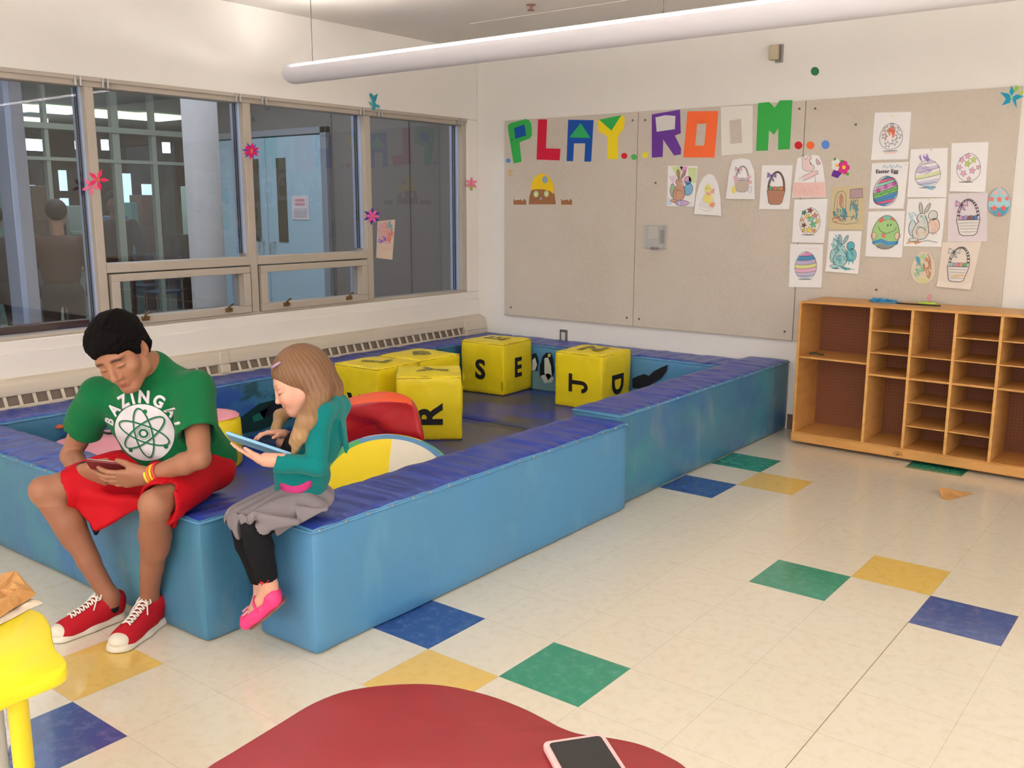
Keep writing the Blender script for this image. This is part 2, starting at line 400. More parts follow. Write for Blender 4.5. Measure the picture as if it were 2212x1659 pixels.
while y<3.56:
    if abs(y-1.31)>.06:
        b=MB(); b.add([(XL+.072,y-.008,.512),(XL+.072,y+.008,.512),(XL+.102,y+.008,.448),(XL+.102,y-.008,.448),(XL+.066,y-.008,.508),(XL+.066,y+.008,.508),(XL+.096,y+.008,.444),(XL+.096,y-.008,.444)],[(0,1,2,3),(4,7,6,5),(0,4,5,1),(1,5,6,2),(2,6,7,3),(3,7,4,0)])
        if b0 is None: b0=b.build('grille_bar',M['rad'],h); y_0=y
        else:
            c=b0.copy(); COL.objects.link(c); c.parent=h; c.matrix_parent_inverse=b0.matrix_parent_inverse.copy(); c.location=(0,y-y_0,0)
    y+=.0755; k+=1

# ---------------------------------------------------------------- corridor beyond the glass
XC=XL-WT
b=MB(); b.box(-16,XC,-6,9,-.12,-.002); struct(b.build('floor',mat('corridor_floor',(170,166,158),.3,.5)))
b=MB(); b.box(-16,XC,-6,9,2.75,2.85); struct(b.build('ceiling',mat('corridor_ceiling',(150,152,146),.9)))
b=MB(); b.box(-7.15,XC,4.0,4.12,-.1,2.8)
for x in (-5.20,-4.80,-4.2): b.box(x-.006,x+.006,3.99,4.0,0,2.75)
struct(b.build('wall_corridor',mat('corridor_wall',(124,120,120),.7)))
b=MB(); b.box(-16.1,-16,-6,9,-.1,2.85); b.box(-16,-7.15,8.9,9,-.1,2.85); b.box(-16,XC,-6.1,-6,-.1,2.85); struct(b.build('wall_far',mat('atrium_wall',(96,84,74),.8,noisec=[(1.2,(120,128,118),.45,.6,2,W1)])))
# double door
dm=mat('grey_blue_door',(172,204,224),.5,.4); dk=mat('dark_door_glass',(84,84,72),.25,.5)
dfr=mat('door_frame_grey',(140,148,160),.5)
for k,(x0,x1) in enumerate(((-7.06,-6.15),(-6.14,-5.31))):
    d=empty('door_%d'%(k+1),((x0+x1)/2,3.98,0),kind='structure')
    b=MB(); b.box(x0,x1,3.955,3.995,.02,2.13); b.build('door_leaf',dm,d,bevel=.004)
    wx=(-6.35,-6.245) if k==0 else (-5.965,-5.815)
    wx=(-6.36,-6.25) if k==0 else (-5.97,-5.83)
    b=MB(); b.box(wx[0],wx[1],3.948,3.956,1.11,1.93); b.build('door_window',dk,d)
    b=MB(); xh=-6.22 if k==0 else -6.04; b.tube([(xh,3.955,.86),(xh,3.90,.87),(xh,3.90,1.10),(xh,3.955,1.11)],.012,8); b.build('door_handle',M['silver'],d)
b=MB(); b.box(-7.16,-7.07,3.94,4.0,0,2.2); b.box(-5.30,-5.22,3.94,4.0,0,2.2); b.box(-7.16,-5.22,3.94,4.0,2.14,2.2); struct(b.build('trim_1',dfr,bevel=.004))
b=MB(); pa=(222,214,222)
b.box(-5.757,-5.500,3.948,3.953,1.335,1.565,0,pa)
for r_ in range(2):
    b.box(-5.70,-5.56,3.944,3.947,1.535-.038*r_-.022,1.535-.038*r_,0,(226,150,170))
for r_ in range(5): b.box(-5.72,-5.53,3.945,3.947,1.44-.018*r_-.006,1.44-.018*r_,0,(190,180,196))
tagset(b.build('door_notice',M['paper']),'white notice with pink lines taped to the grey blue door beyond the window','sign')
# round column
b=MB(); b.lathe([(.138,0),(.138,2.75)],(-4.98,2.43,0),36); o=b.build('column',mat('white_column_paint',(206,208,214),.7),smooth=True); o.data.set_sharp_from_angle(angle=.8)
tagset(o,'round pale column standing in the corridor beyond the second window','column')
# post just outside the leftmost pane
b=MB(); b.box(-3.70,-3.60,.32,.385,0,2.75,0); b.box(-3.74,-3.60,.286,.32,0,2.75,1)
tagset(b.build('corridor_post',[mat('grey_post',(172,176,190),.4),M['alum']],bevel=.003),'pale metal post right outside the leftmost window pane','post')
# slim glazed screen at x=-7
b=MB(); pm=mat('screen_post_metal',(146,158,146),.5)
for y,w in ((2.2,.035),(3.27,.045),(2.87,.07),(1.1,.04),(0.0,.04),(-1.1,.04)): b.box(-7.05,-6.99,y-w/2,y+w/2,0,2.75)
b.box(-7.05,-6.97,-4,3.6,2.15,2.20); b.box(-7.04,-6.98,-4,3.6,1.87,1.90); b.box(-7.04,-6.96,-4,3.6,0,.12)
scr=empty('glass_screen',(-7,0,0),'metal framed glass screen across the corridor, in front of the lit hall','screen')
b.build('screen_frame',pm,scr)
b=MB(); b.box(-7.004,-6.998,-4,3.5,.12,2.13); b.build('pane',M['glass'],scr)
# wooden rails outside the window
rw=mat('dark_red_wood',(92,44,40),.45,.4,noisec=[(9,(70,34,34),.4,.7,3,(1,.2,1))])
def rail(y0,y1,z,hh,label,x=-3.54):
    o=empty('handrail',(x,(y0+y1)/2,0),label,'handrail')
    b=MB(); b.box(x-.035,x+.035,y0,y1,z-hh,z); b.build('rail',rw,o,bevel=.01)
    for yy in (y0+.1,y1-.1): b=MB(); b.tube([(x,yy,0),(x,yy,z-hh+.01)],.018,10); b.build('rail_post',M['gasket'],o)
rail(-1.4,.62,.825,.085,'thick dark red wooden rail outside the leftmost window pane')
rail(1.02,1.57,.822,.03,'short thin dark wooden rail outside the second window, behind its latch')
# hall lights, bright windows and seated people beyond the screen
lw=emis('hall_daylight',(226,242,255),7.0); lc=emis('hall_ceiling_light',(236,250,214),1.6)
def slab(name,x,y0,y1,z0,z1,m,label,cat,group=None,t=.05):
    b=MB(); b.box(x-t,x,y0,y1,z0,z1); return tagset(b.build(name,m),label,cat,group)
for (u0,v0,u1,v1) in ((50,302,102,324),(-30,310,18,362),(166,305,180,322),(223,302,234,324),(355,308,367,330)):
    a=on_x(u0,v1,-12);c=on_x(u1,v0,-12)
    slab('lit_panel',-12,a.y,c.y,a.z,c.z,lw,'bright daylight panel high in the far hall, seen through the left windows','window','bright panels high in the far hall')
for (u0,v0,u1,v1) in ((133,368,143,412),(136,428,148,466),(268,375,282,440),(312,398,328,440),(316,470,334,505),(60,400,76,450)):
    a=on_x(u0,v1,-11);c=on_x(u1,v0,-11)
    slab('lit_panel',-11,a.y,c.y,a.z,c.z,emis('hall_window_glow',(200,222,255),1.6),'tall narrow bright pane low in the far hall, seen through the left windows','window','narrow bright panes in the far hall')
for (u,v) in ((122,240),(328,256),(20,235),(40,262),(230,250)):
    p=on_z(u,v,2.70)
    b=MB(); b.box(p.x-.30,p.x+.30,p.y-.30,p.y+.30,2.69,2.745); tagset(b.build('ceiling_light',lc),'square lit ceiling lamp in the corridor hall beyond the windows','ceiling light','lit ceiling lamps in the hall')
# shelving and counters, dim shapes in the hall
dimb=[mat('teal_board',(86,140,132),.7),mat('brown_board',(92,66,50),.7),mat('dark_board',(40,44,46),.7),mat('pale_board',(150,168,158),.7),mat('blue_board',(84,110,160),.7)]
random.seed(3)
for k in range(16):
    y=1.6+k*.34; x=-10.15-.2*(k%3); hh=random.uniform(.7,1.9); w=random.uniform(.10,.3)
    b=MB(); b.box(x-.3,x,y-w/2,y+w/2,0,hh)
    for q in range(4): b.box(x,x+.02,y-w/2+.01,y+w/2-.01,hh*(.2+.18*q),hh*(.2+.18*q)+.05,0)
    tagset(b.build('display_panel',dimb[k%5],bevel=.01),'dim upright display panel in the hall beyond the glass screen','display panel','dim display panels in the far hall')

# clutter of the hall: tables with chairs
cm=mat('hall_chair_blue',(60,72,96),.6); tm=mat('hall_table_wood',(120,92,66),.5)
for k,(x,y) in enumerate(((-8.7,2.3),(-9.2,4.0),(-8.6,5.9))):
    t=empty('hall_table',(x,y,0),'small dim wooden table in the hall beyond the glass screen','table','dim tables in the far hall')
    b=MB(); b.lathe([(.45,.70),(.46,.715),(.45,.73)],(x,y,0),24); b.build('table_top',tm,t); b=MB(); b.tube([(x,y,0),(x,y,.70)],.03,10); b.lathe([(.22,0),(.2,.02)],(x,y,0),16); b.build('table_base',M['metal'],t)
    for a in (.4,2.2,4.2):
        cx,cy=x+.62*math.cos(a),y+.62*math.sin(a); ch=empty('hall_chair',(cx,cy,0),'dim dark chair at a table in the hall beyond the glass screen','chair','dim chairs in the far hall')
        T=Matrix.Translation((cx,cy,0))@Matrix.Rotation(a,4,'Z')
        b=MB(); b.box(-.2,.2,-.2,.2,.43,.46,T=T); b.build('seat',cm,ch,bevel=.01); b=MB(); b.box(.18,.21,-.2,.2,.58,.85,T=T); b.build('backrest',cm,ch,bevel=.01)
        for sx in (-.18,.18):
            for sy in (-.18,.18): b=MB(); b.tube([T@Vector((sx,sy,0)),T@Vector((sx,sy,.86 if sx>0 else .43))],.012,6); b.build('leg',M['metal'],ch)
# ================================================================== THE PADDED PIT
HM=.448
def puckers(seed, axis, amp=.006, top=HM):
    """vinyl pulled tight over foam: ridges across the top, dimples on the sides"""
    def f(p,n):
        d=Vector((0,0,0))
        s=p[axis]; o=p[1-axis]
        if n.z>.3 or p.z>top-.03:
            w=noise.noise(Vector((s*13+o*2.5*seed%3, o*2.2, seed)))+.5*noise.noise(Vector((s*29+o*5,o*3,seed+5)))
            d.z+=amp*w*.7
        d+=Vector((noise.noise(Vector((p.x*4,p.y*4,p.z*3+seed))),noise.noise(Vector((p.x*4+9,p.y*4,p.z*3+seed))),0))*.005
        return d
    return f
def big_mat(label,x0,x1,y0,y1,seed,axis,side,z1=HM,inner=None,studs=(),amp=.007):
    t=empty('foam_mat',((x0+x1)/2,(y0+y1)/2,0),label,'foam mat')
    mats=[M[side],M['vtop' if axis==1 else 'vtopx'],M[inner or side]]
    def fm(n):
        return 0 if n[2]==0 else (1 if n[2]>0 else 0)
    body=softbox('cover',mats,x0,x1,y0,y1,.002,z1-.004,r=.018,step=.026,disp=puckers(seed,axis,amp,z1),facemat=lambda n:1 if n[2]>0 else (2 if (inner and ((axis==1 and n[0]==inner_sign) or (axis==0 and n[1]==inner_sign))) else 0),parent=t)
    # piped edge where the dark lid meets the sides
    b=MB(); r=.0045; z=z1-.018
    pts=[(x0+.006,y0+.0,z),(x1-.006,y0,z),(x1,y0+.006,z),(x1,y1-.006,z),(x1-.006,y1,z),(x0+.006,y1,z),(x0,y1-.006,z),(x0,y0+.006,z)]
    b.tube(pts,r,6,closed=True,caps=False); b.build('piping',M['vsky'],t,smooth=True)
    # snap studs
    for (ax,s0,s1,fixed) in studs:
        n=int((s1-s0)/.105); proto=None
        for k in range(n+1):
            s=s0+(s1-s0)*k/max(n,1)+random.uniform(-.012,.012)
            p=(fixed,s,z+.004) if ax=='y' else (s,fixed,z+.004)
            if proto is None:
                b=MB(); b.lathe([(.001,.0),(.0035,.001),(.004,.004),(.004,.009),(.003,.010),(.001,.0105)],(0,0,-.006),10); proto=b.build('snap_stud',M['stud'],t,smooth=True); proto.matrix_parent_inverse.identity(); c=proto
            else: c=proto.copy(); COL.objects.link(c); c.parent=t
            c.location=Vector(p)-t.location
            proto_axis=(PI/2*(1 if ax=='y' else 0),0,0)
            c.rotation_euler=(0,PI/2,0) if ax=='y' else (PI/2,0,0)
    return t
inner_sign=-1
big_mat('blue foam mat whose near end the girl sits on, running along the pit front',-.852,-.556,-.272,1.705,1.3,1,'vsky',studs=[('y',-.24,1.68,-.552)])
inner_sign=-1
mB=big_mat('blue foam mat with faded mural side, running back to the wall beside the shelf',-.892,-.605,1.712,3.862,2.7,1,'vmural',z1=.475,studs=[('y',1.75,3.8,-.601)])
inner_sign=1
big_mat('blue foam mat the man sits on, front left side of the pit',-3.20,-.925,-.440,-.196,4.1,0,'vmural',studs=[('x',-3.1,-1.85,-.444)],z1=.447)
inner_sign=1
big_mat('long blue foam mat lying against the heater under the windows',-3.205,-2.928,-.176,3.86,5.5,1,'vmural2',studs=[('y',-.1,2.2,-2.921)])
inner_sign=-1
big_mat('blue foam mat against the back wall below the notice board, painted with penguins inside',-2.912,-.902,3.525,3.86,6.2,0,'vsky',studs=[('x',-2.8,-1.0,3.516)])
# pit floor: three folding panels
for k,(x0,x1,y0,y1,lab) in enumerate(((-2.915,-.90,2.42,3.51,'dark blue folding floor mat in the pit, the far one under the S cube'),(-2.915,-.90,1.20,2.41,'dark blue folding floor mat in the pit, the middle one under the R cube'),(-2.915,-.90,-.18,1.19,'dark blue folding floor mat in the pit, the near one under the pink topped drums'))):
    def dd(p,n,k=k):
        return Vector((0,0,.004*noise.noise(Vector((p.x*3,p.y*3,k))))) if p.z>.08 else Vector((0,0,0))
    tagset(softbox('floor_mat',M['vfloor'],x0,x1,y0,y1,.003,.108,r=.016,step=.06,disp=dd),lab,'floor mat')
# painted penguin and whale art on the inner face of the back mat (part of its mural)
def art(parent,name,items,fn):
    b=MB()
    for poly,col,d in items: b.prism(poly,fn,d,d-.0012,0,col)
    o=b.build(name,M['paper'],parent); return o
backmat=[o for o in COL.objects if o.get('label','').startswith('blue foam mat against the back wall')][0]
fw=lambda u,v,d:on_y(u,v,3.511-d)
pk=[([(1166,790),(1172,770),(1180,762),(1190,762),(1194,774),(1197,800),(1192,822),(1178,828),(1166,812)],(22,30,38),-.0),
    ([(1176,774),(1184,772),(1190,790),(1192,812),(1184,822),(1176,805)],(214,220,216),.002),
    ([(1184,764),(1190,764),(1189,771),(1183,771)],(196,190,110),.002),
    ([(1150,765),(1158,763),(1163,780),(1160,800),(1150,802)],(26,34,40),0),
    ([(1150,778),(1156,772),(1160,788),(1156,800),(1150,800)],(210,216,214),.002),
    ([(1150,800),(1172,806),(1190,812),(1205,825),(1204,845),(1150,842)],(110,150,160),0),
    ([(1168,812),(1185,806),(1196,816),(1192,826),(1176,828)],(190,205,205),.002)]
art(backmat,'mural_figure',pk,fw)
wk=[([(1366,818),(1378,812),(1392,808),(1402,812),(1412,802),(1428,794),(1443,788),(1440,802),(1428,818),(1410,828),(1398,838),(1380,840),(1366,838)],(34,36,44),0)]
art(backmat,'mural_figure',wk,fw)
fwE=lambda u,v,d:on_x(u,v,-2.921+d)
leftmat=[o for o in COL.objects if o.get('label','').startswith('long blue foam mat lying')][0]
art(leftmat,'mural_figure',[([(516,905),(560,872),(600,862),(640,850),(700,815),(722,800),(722,860),(640,900),(560,930),(505,940)],(16,52,56),0),([(545,900),(580,880),(570,905),(548,912)],(28,110,96),.002),([(560,890),(590,868),(612,866),(600,885),(570,905)],(24,30,44),.002)],fwE)

# ================================================================== LETTER CUBES
S_=.384; Z0=.108; M['seam']=mat('yellow_seam',(190,166,30),.6); M['fade']=mat('worn_black_print',(96,90,62),.5,noisec=[(26,(190,170,60),.45,.65,3,W1)])
def glyph(b,kind,T,sz):
    fn=lambda x,y,d:T@Vector((x*sz,y*sz,d))
    if kind=='J':
        st=[(-.40,.52),(.46,.52),(.46,.34),(.16,.34)]+[(x,y) for x,y in ell(-.13,-.20,.29,.34,10,0,-PI)]+[(x,y) for x,y in ell(-.13,-.20,.10,.15,7,-PI,0)]+[(-.03,.34),(-.40,.34)]
        b.prism(st,fn,-.001,.0015); return
    vs,fs=text_polys(kind,1.35,.045)
    n=len(vs); V=[fn(x,y,.0015) for x,y in vs]+[fn(x,y,-.001) for x,y in vs]
    from collections import Counter
    ed=Counter(); 
    for f in fs:
        for i in range(len(f)): a,c=f[i],f[(i+1)%len(f)]; ed[(a,c)]+=1
    side=[(a,c,c+n,a+n) for (a,c) in ed if (c,a) not in ed]
    b.add(V,[tuple(f) for f in fs]+[tuple(i+n for i in reversed(f)) for f in fs]+side)
def cube(cx,cy,yaw,label,letters,seed,size=S_):
    t=empty('letter_cube',(cx,cy,Z0),label,'foam cube')
    T=Matrix.Translation((cx,cy,Z0))@Matrix.Rotation(yaw,4,'Z'); h=size/2
    def dd(p,n):
        q=Vector((p.x/h,p.y/h,(p.z-h)/h)); puff=.007*(1-min(1,q.x**2))*(1-min(1,q.y**2))+.007*(1-min(1,q.y**2))*(1-min(1,q.z**2))+.007*(1-min(1,q.x**2))*(1-min(1,q.z**2))
        a=[abs(q.x),abs(q.y),abs(q.z)]; i=a.index(max(a)); d=Vector((0,0,0)); d[i]=math.copysign(puff,q[i])
        if i==2 and q.z<0: d=Vector((0,0,0))
        w=.0035*noise.noise(Vector((p.x*13+seed,p.y*13,p.z*13)))+.004*noise.noise(Vector((p.x*5+seed,p.y*5,p.z*5)))
        e=sorted(a)[1]
        if e>.8: w+=.0035*noise.noise(Vector((p.x*45+seed,p.y*45,p.z*45)))
        d[i]+=w*(0 if (i==2 and q.z<0) else math.copysign(1,q[i])); return d
    c=softbox('cube_cover',M['yel'],-h,h,-h,h,0,size,r=.014,step=.016,disp=dd,T=T,parent=t)
    # seams
    for z in (.010,size-.010):
        b=MB()
        pts=[(-h+.003,-h+.003),(h-.003,-h+.003),(h-.003,h-.003),(-h+.003,h-.003)]
        P=[]
        for i in range(4):
            a,c2=pts[i],pts[(i+1)%4]
            for k in range(10): P.append(T@Vector((a[0]+(c2[0]-a[0])*k/10,a[1]+(c2[1]-a[1])*k/10,z)))
        b.tube(P,.003,5,closed=True,caps=False); b.build('seam',M['seam'],t)
    for face,ch,rot,ox,oy,sz in letters:
        if face=='-y': F=Matrix.Translation((ox,-h-.0085,h+oy))@Matrix.Rotation(PI/2,4,'X')
        elif face=='+x': F=Matrix.Translation((h+.0085,ox,h+oy))@Matrix.Rotation(PI/2,4,'Z')@Matrix.Rotation(PI/2,4,'X')
        else: F=Matrix.Translation((ox,oy,size+.0085))
        b=MB(); glyph(b,ch,T@F@Matrix.Rotation(rot,4,'Z')@Matrix.Translation((0,0,0)),sz); b.build('letter',M['black'] if face!='top' else M['fade'],t)
    return t
cube(-2.65,3.296,.068,'yellow foam cube with a black S and E facing out, back corner of the pit',[('-y','S',0,-.01,-.01,.145),('+x','E',0,-.01,.0,.145),('top','E',PI/2,0,0,.17)],1)
cube(-1.792,3.299,.018,'yellow foam cube with sideways black J and D, by the painted tail',[('-y','J',PI/2,.005,-.02,.145),('+x','D',-PI/2,-.0,-.03,.15),('top','N',0,0,0,.17)],2)
cube(-2.10,1.956,-.83,'yellow foam cube with a large sideways R, nearest the red cushion',[('+x','R',PI/2,.0,-.03,.155),('top','Y',PI*.9,0,.03,.17)],3)
cube(-2.593,2.000,.024,'yellow foam cube by the window mat, leftmost of the cubes, behind the red cushion',[('-y','V',0,.0,-.06,.15),('top','L',PI*.6,0,0,.17),('+x','X',.3,.0,-.05,.15)],4)
cube(-2.597,2.402,-.011,'yellow foam cube with a B on top, between the leftmost cube and the S cube',[('top','B',PI*.25,.02,0,.17),('+x','H',0,0,0,.14)],5,size=.386)

# ================================================================== SOFT SHAPES IN THE PIT
def drum(label,cx,cy,r,z0,h,seed):
    t=empty('foam_drum',(cx,cy,z0),label,'foam drum')
    b=MB(); n=56; prof=[(r*.9,0),(r-.012,.004),(r,.02),(r+.006,h*.5),(r,h-.03),(r-.012,h-.010),(r-.035,h)]
    vs=[];fs=[]
    for (rr,z) in prof:
        for k in range(n):
            a=2*PI*k/n; w=1+.012*noise.noise(Vector((math.cos(a)*3+seed,math.sin(a)*3,z*9))); vs.append((cx+rr*w*math.cos(a),cy+rr*w*math.sin(a),z0+z))
    for i in range(len(prof)-1):
        for k in range(n): fs.append((i*n+k,i*n+(k+1)%n,(i+1)*n+(k+1)%n,(i+1)*n+k))
    fs.append(tuple(range(n-1,-1,-1))); fs.append(tuple((len(prof)-1)*n+k for k in range(n)))
    b.add(vs,fs); b.build('drum_side',M['yel'],t,smooth=True).data.set_sharp_from_angle(angle=.9)
    b=MB(); vs=[];fs=[]; R=[r-.005,r-.018,r*.7,r*.35]
    for q,rr in enumerate(R):
        for k in range(n):
            a=2*PI*k/n; vs.append((cx+rr*math.cos(a),cy+rr*math.sin(a),z0+h-.008+(.012 if q else 0)+.006*noise.noise(Vector((math.cos(a)*rr*9+seed,math.sin(a)*rr*9,2)))))
    for i in range(3):
        for k in range(n): fs.append((i*n+k,i*n+(k+1)%n,(i+1)*n+(k+1)%n,(i+1)*n+k))
    fs.append(tuple(3*n+k for k in range(n)))
    b.add(vs,fs); b.build('drum_top',M['pinkv'],t,smooth=True)
drum('wide yellow foam drum with pink top, low in the pit behind the man',-2.50,.16,.300,.108,.235,1)
drum('tall yellow foam drum with pink top, showing between the man and the girl',-2.515,.70,.155,.108,.275,2)
# black and pink toy lying on the wide drum
b=MB(); c=on_z(209,918,.40); b.lathe([(.004,0),(.026,.006),(.034,.02),(.026,.036),(.004,.044)],(c.x,c.y,.356),16); b.tube([(c.x+.03,c.y,.372),(c.x+.06,c.y+.02,.362),(c.x+.07,c.y+.05,.360)],.007,8)
tagset(b.build('toy_ball',M['black'],smooth=True),'small black toy lying on the wide pink topped drum','toy')
b=MB(); c=on_z(128,921,.37); b.lathe([(.004,0),(.02,.006),(.022,.016),(.004,.026)],(c.x,c.y,.356),14)
tagset(b.build('toy_ball',mat('orange_toy',(206,96,50),.5),smooth=True),'small orange toy on the far edge of the wide pink topped drum','toy')

# red cushion (a soft wedge with an orange top), sagging creases
def wedge():
    t=empty('foam_wedge',(-1.7,1.32,.108),'big red foam cushion with orange top leaning between the R cube and the round panel','foam cushion')
    f=lambda u,v,y:on_y(u,v,y)
    # front outline (photo frame) on a plane about y=1.12, body goes back 0.34 m
    fr=[(690,955),(696,925),(704,893),(735,882),(775,872),(820,868),(862,870),(893,872),(905,905),(914,935),(919,950),(915,968),(850,975),(770,975)]
    yb=1.16
    P=[f(u,v,yb) for u,v in fr]
    P=[Vector((p.x,p.y,max(p.z,.11))) for p in P]
    bt=[(700,950),(702,905),(708,882),(740,862),(785,848),(830,841),(868,848),(890,860),(903,880),(908,905),(912,930),(905,950),(850,960),(770,960)]
    Q=[f(u,v,yb+.20) for u,v in bt]; Q=[Vector((p.x,p.y,max(p.z,.11))) for p in Q]
    n=len(P); c=sum(P,Vector())/n; d=sum(Q,Vector())/n
    b=MB(); vs=[];fs=[];mi=[]
    rings=[]
    for s in (.0,.25,.5,.75,.93,1.0): 
        ring=[]
        for p in P:
            q=c+(p-c)*s
            w=Vector((q.x*5,q.z*9,1.7)); dent=.06*noise.noise(w)+.05*(abs(noise.noise(w*1.7+Vector((3,0,0))))-.25)
            ring.append(q+Vector((0,(-.03*(1-s*s))+dent*(1 if s<1 else .25),0)))
        rings.append(ring)
    for s in (.25,.5,.75,1.0):
        rings.append([P[i]+(Q[i]-P[i])*s+Vector((0,0,.012*math.sin(PI*s) if P[i].z>.2 else 0)) for i in range(n)])
    rings.append([q+(d-q)*.5+Vector((0,.05,0)) for q in Q]); rings.append([q+(d-q)*.98+Vector((0,.06,0)) for q in Q])
    vs=[v for r in rings for v in r]
    red=[];org=[]
    for i in range(len(rings)-1):
        for k in range(n):
            q=(i*n+k,i*n+(k+1)%n,(i+1)*n+(k+1)%n,(i+1)*n+k)
            (org if (i>=5 and 2<=k<=6) else red).append(q)
    b.add(vs,red,0); 
    nn=len(vs); b.f+= [list(q) for q in org]; b.m+=[1]*len(org); b.c+=[(1,1,1)]*len(org)
    b.add(rings[-1],[tuple(range(n))],0)
    o=b.build('wedge_cover',[M['red'],M['orange']],t,smooth=True)
    md=o.modifiers.new('s','SUBSURF'); md.levels=1; md.render_levels=1
wedge()

# round panelled cushion (yellow / white / blue / green) leaning on the front mat
def panelled():
    # disc tilted back: fit through measured rim points
    A=Vector((-1.30,.62,.108))
    t=empty('round_cushion',A,'big round cushion with yellow, white, blue and green panels lying behind the front mat','cushion')
    cen=on_z(836,1056,.235); R=.395; n=72
    nrm=Vector((.42,-.40,.82)).normalized(); 
    up=Vector((-.45,.70,0)); up=(up-nrm*up.dot(nrm)).normalized(); rt=up.cross(nrm).normalized()
    P=lambda r,a,h: cen+rt*(r*math.cos(a))+up*(r*math.sin(a))+nrm*h
    radii=[.0005,.12*.84,.24*.84,.33*.84,.345*.84,.375*.84,.392*.84,.398*.84,.398*.84,.38*.84,.02]; H=[.0345,.034,.029,.019,.015,.006,-.006,-.03,-.08,-.10,-.105]
    Y=(250,222,30);Wc=(240,232,214);B=(96,150,198);G=(74,178,96)
    def colr(ri,a):
        deg=(math.degrees(a)-11)%360
        if ri<3: return Wc if (deg<88 or deg>268) else Y
        if ri<5: return G if 118<deg<160 else B
        return (G if deg<62 or deg>300 else (Y if deg<88 else (Wc if deg<112 else (B if deg<150 else G))))
    b=MB(); b.v=[tuple(P(r,2*PI*k/n,h)) for r,h in zip(radii,H) for k in range(n)]
    for i in range(len(radii)-1):
        for k in range(n):
            b.f.append([i*n+k,i*n+(k+1)%n,(i+1)*n+(k+1)%n,(i+1)*n+k]); b.m.append(0); b.c.append(colr(i,2*PI*(k+.5)/n))
    b.f.append(list(range(n))); b.m.append(0); b.c.append(Y)
    b.f.append([(len(radii)-1)*n+k for k in range(n)]); b.m.append(0); b.c.append(B)
    b.build('panelled_cover',M['drum'],t,smooth=True)
panelled()
# ================================================================== PENDANT LAMPS
def pendant(y,z,x0,x1,label,wires,strength=1):
    t=empty('pendant_lamp',(x0,y,z),label,'pendant lamp',group=None)
    R=.068; n=20
    # rounded trough: lower 200 degrees closed, open slot on top
    prof=[(R*math.cos(a),R*.92*math.sin(a)) for a in [math.radians(-205+ (230)*k/n) for k in range(n+1)]]
    inner=[(p[0]*.93,p[1]*.93) for p in prof][::-1]
    ring=prof+inner; m=len(ring); b=MB(); xs=[x0+.06,x1]
    vs=[(x,y+p[0],z+p[1]) for x in xs for p in ring]
    b.add(vs,[(i,(i+1)%m,m+(i+1)%m,m+i) for i in range(m)]+[tuple(range(m-1,-1,-1)),tuple(m+i for i in range(m))])
    o=b.build('housing',M['lamp'],t,smooth=True); o.data.set_sharp_from_angle(angle=.8)
    # domed end
    b=MB(); rings=[]
    for s in range(8):
        a=PI/2*s/7; k=math.cos(a); xx=x0+.06-.10*math.sin(a)
        rings.append([(xx,y+p[0]*max(k,.02),z+.022+(p[1]-.022)*max(k,.02)) for p in prof])
    nn=len(prof); b.add([v for r in rings for v in r],[(i*nn+k,i*nn+(k+1)%nn,(i+1)*nn+(k+1)%nn,(i+1)*nn+k) for i in range(7) for k in range(nn)]+[tuple(7*nn+k for k in range(nn))])
    b.build('end_cap',M['lamp'],t,smooth=True)
    b=MB(); b.box(x0-.01,x1,y-.022,y+.022,z+.032,z+.052); b.build('ballast_tray',M['lamp'],t,bevel=.003)
    b=MB(); 
    for yy in (-.042,.042): b.tube([(x0+.10,y+yy,z+.012),(x1-.05,y+yy,z+.012)],.010,8)
    b.build('tube',M['lampe'],t,smooth=True)
    for xw in wires:
        b=MB(); b.tube([(xw,y,z+.05),(xw,y,ZC)],.0022,6); b.lathe([(.02,-.012),(.02,0)],(xw,y,ZC),12); b.build('suspension_wire',M['wire'],t)
pendant(1.70,2.252,-2.98,4.6,'long rounded white pendant lamp hanging on thin wires before the back wall',(-2.76,-.43,1.9,4.0))
b=MB(); p=on_z(1147,10,ZC); b.lathe([(.03,-.004),(.03,0)],p,16); b.lathe([(.008,-.03),(.008,-.004)],p,10); b.lathe([(.022,-.034),(.022,-.030)],p,12)
tagset(b.build('sprinkler',mat('copper_brown',(150,104,84),.4,metal=.4)),'small ceiling sprinkler head above the pendant lamp','sprinkler')
# unseen rows of the same lamp, added to light the room
for y in (-1.3,-4.2): pendant(y,2.252,-2.6,4.6,'added unseen pendant lamp behind the camera, row at y %s'%('one' if y>-2 else 'two') if False else ('added unseen white pendant lamp over the middle of the room' if y>-2 else 'added unseen white pendant lamp over the rear of the room'),(-2.4,1.0,4.0))

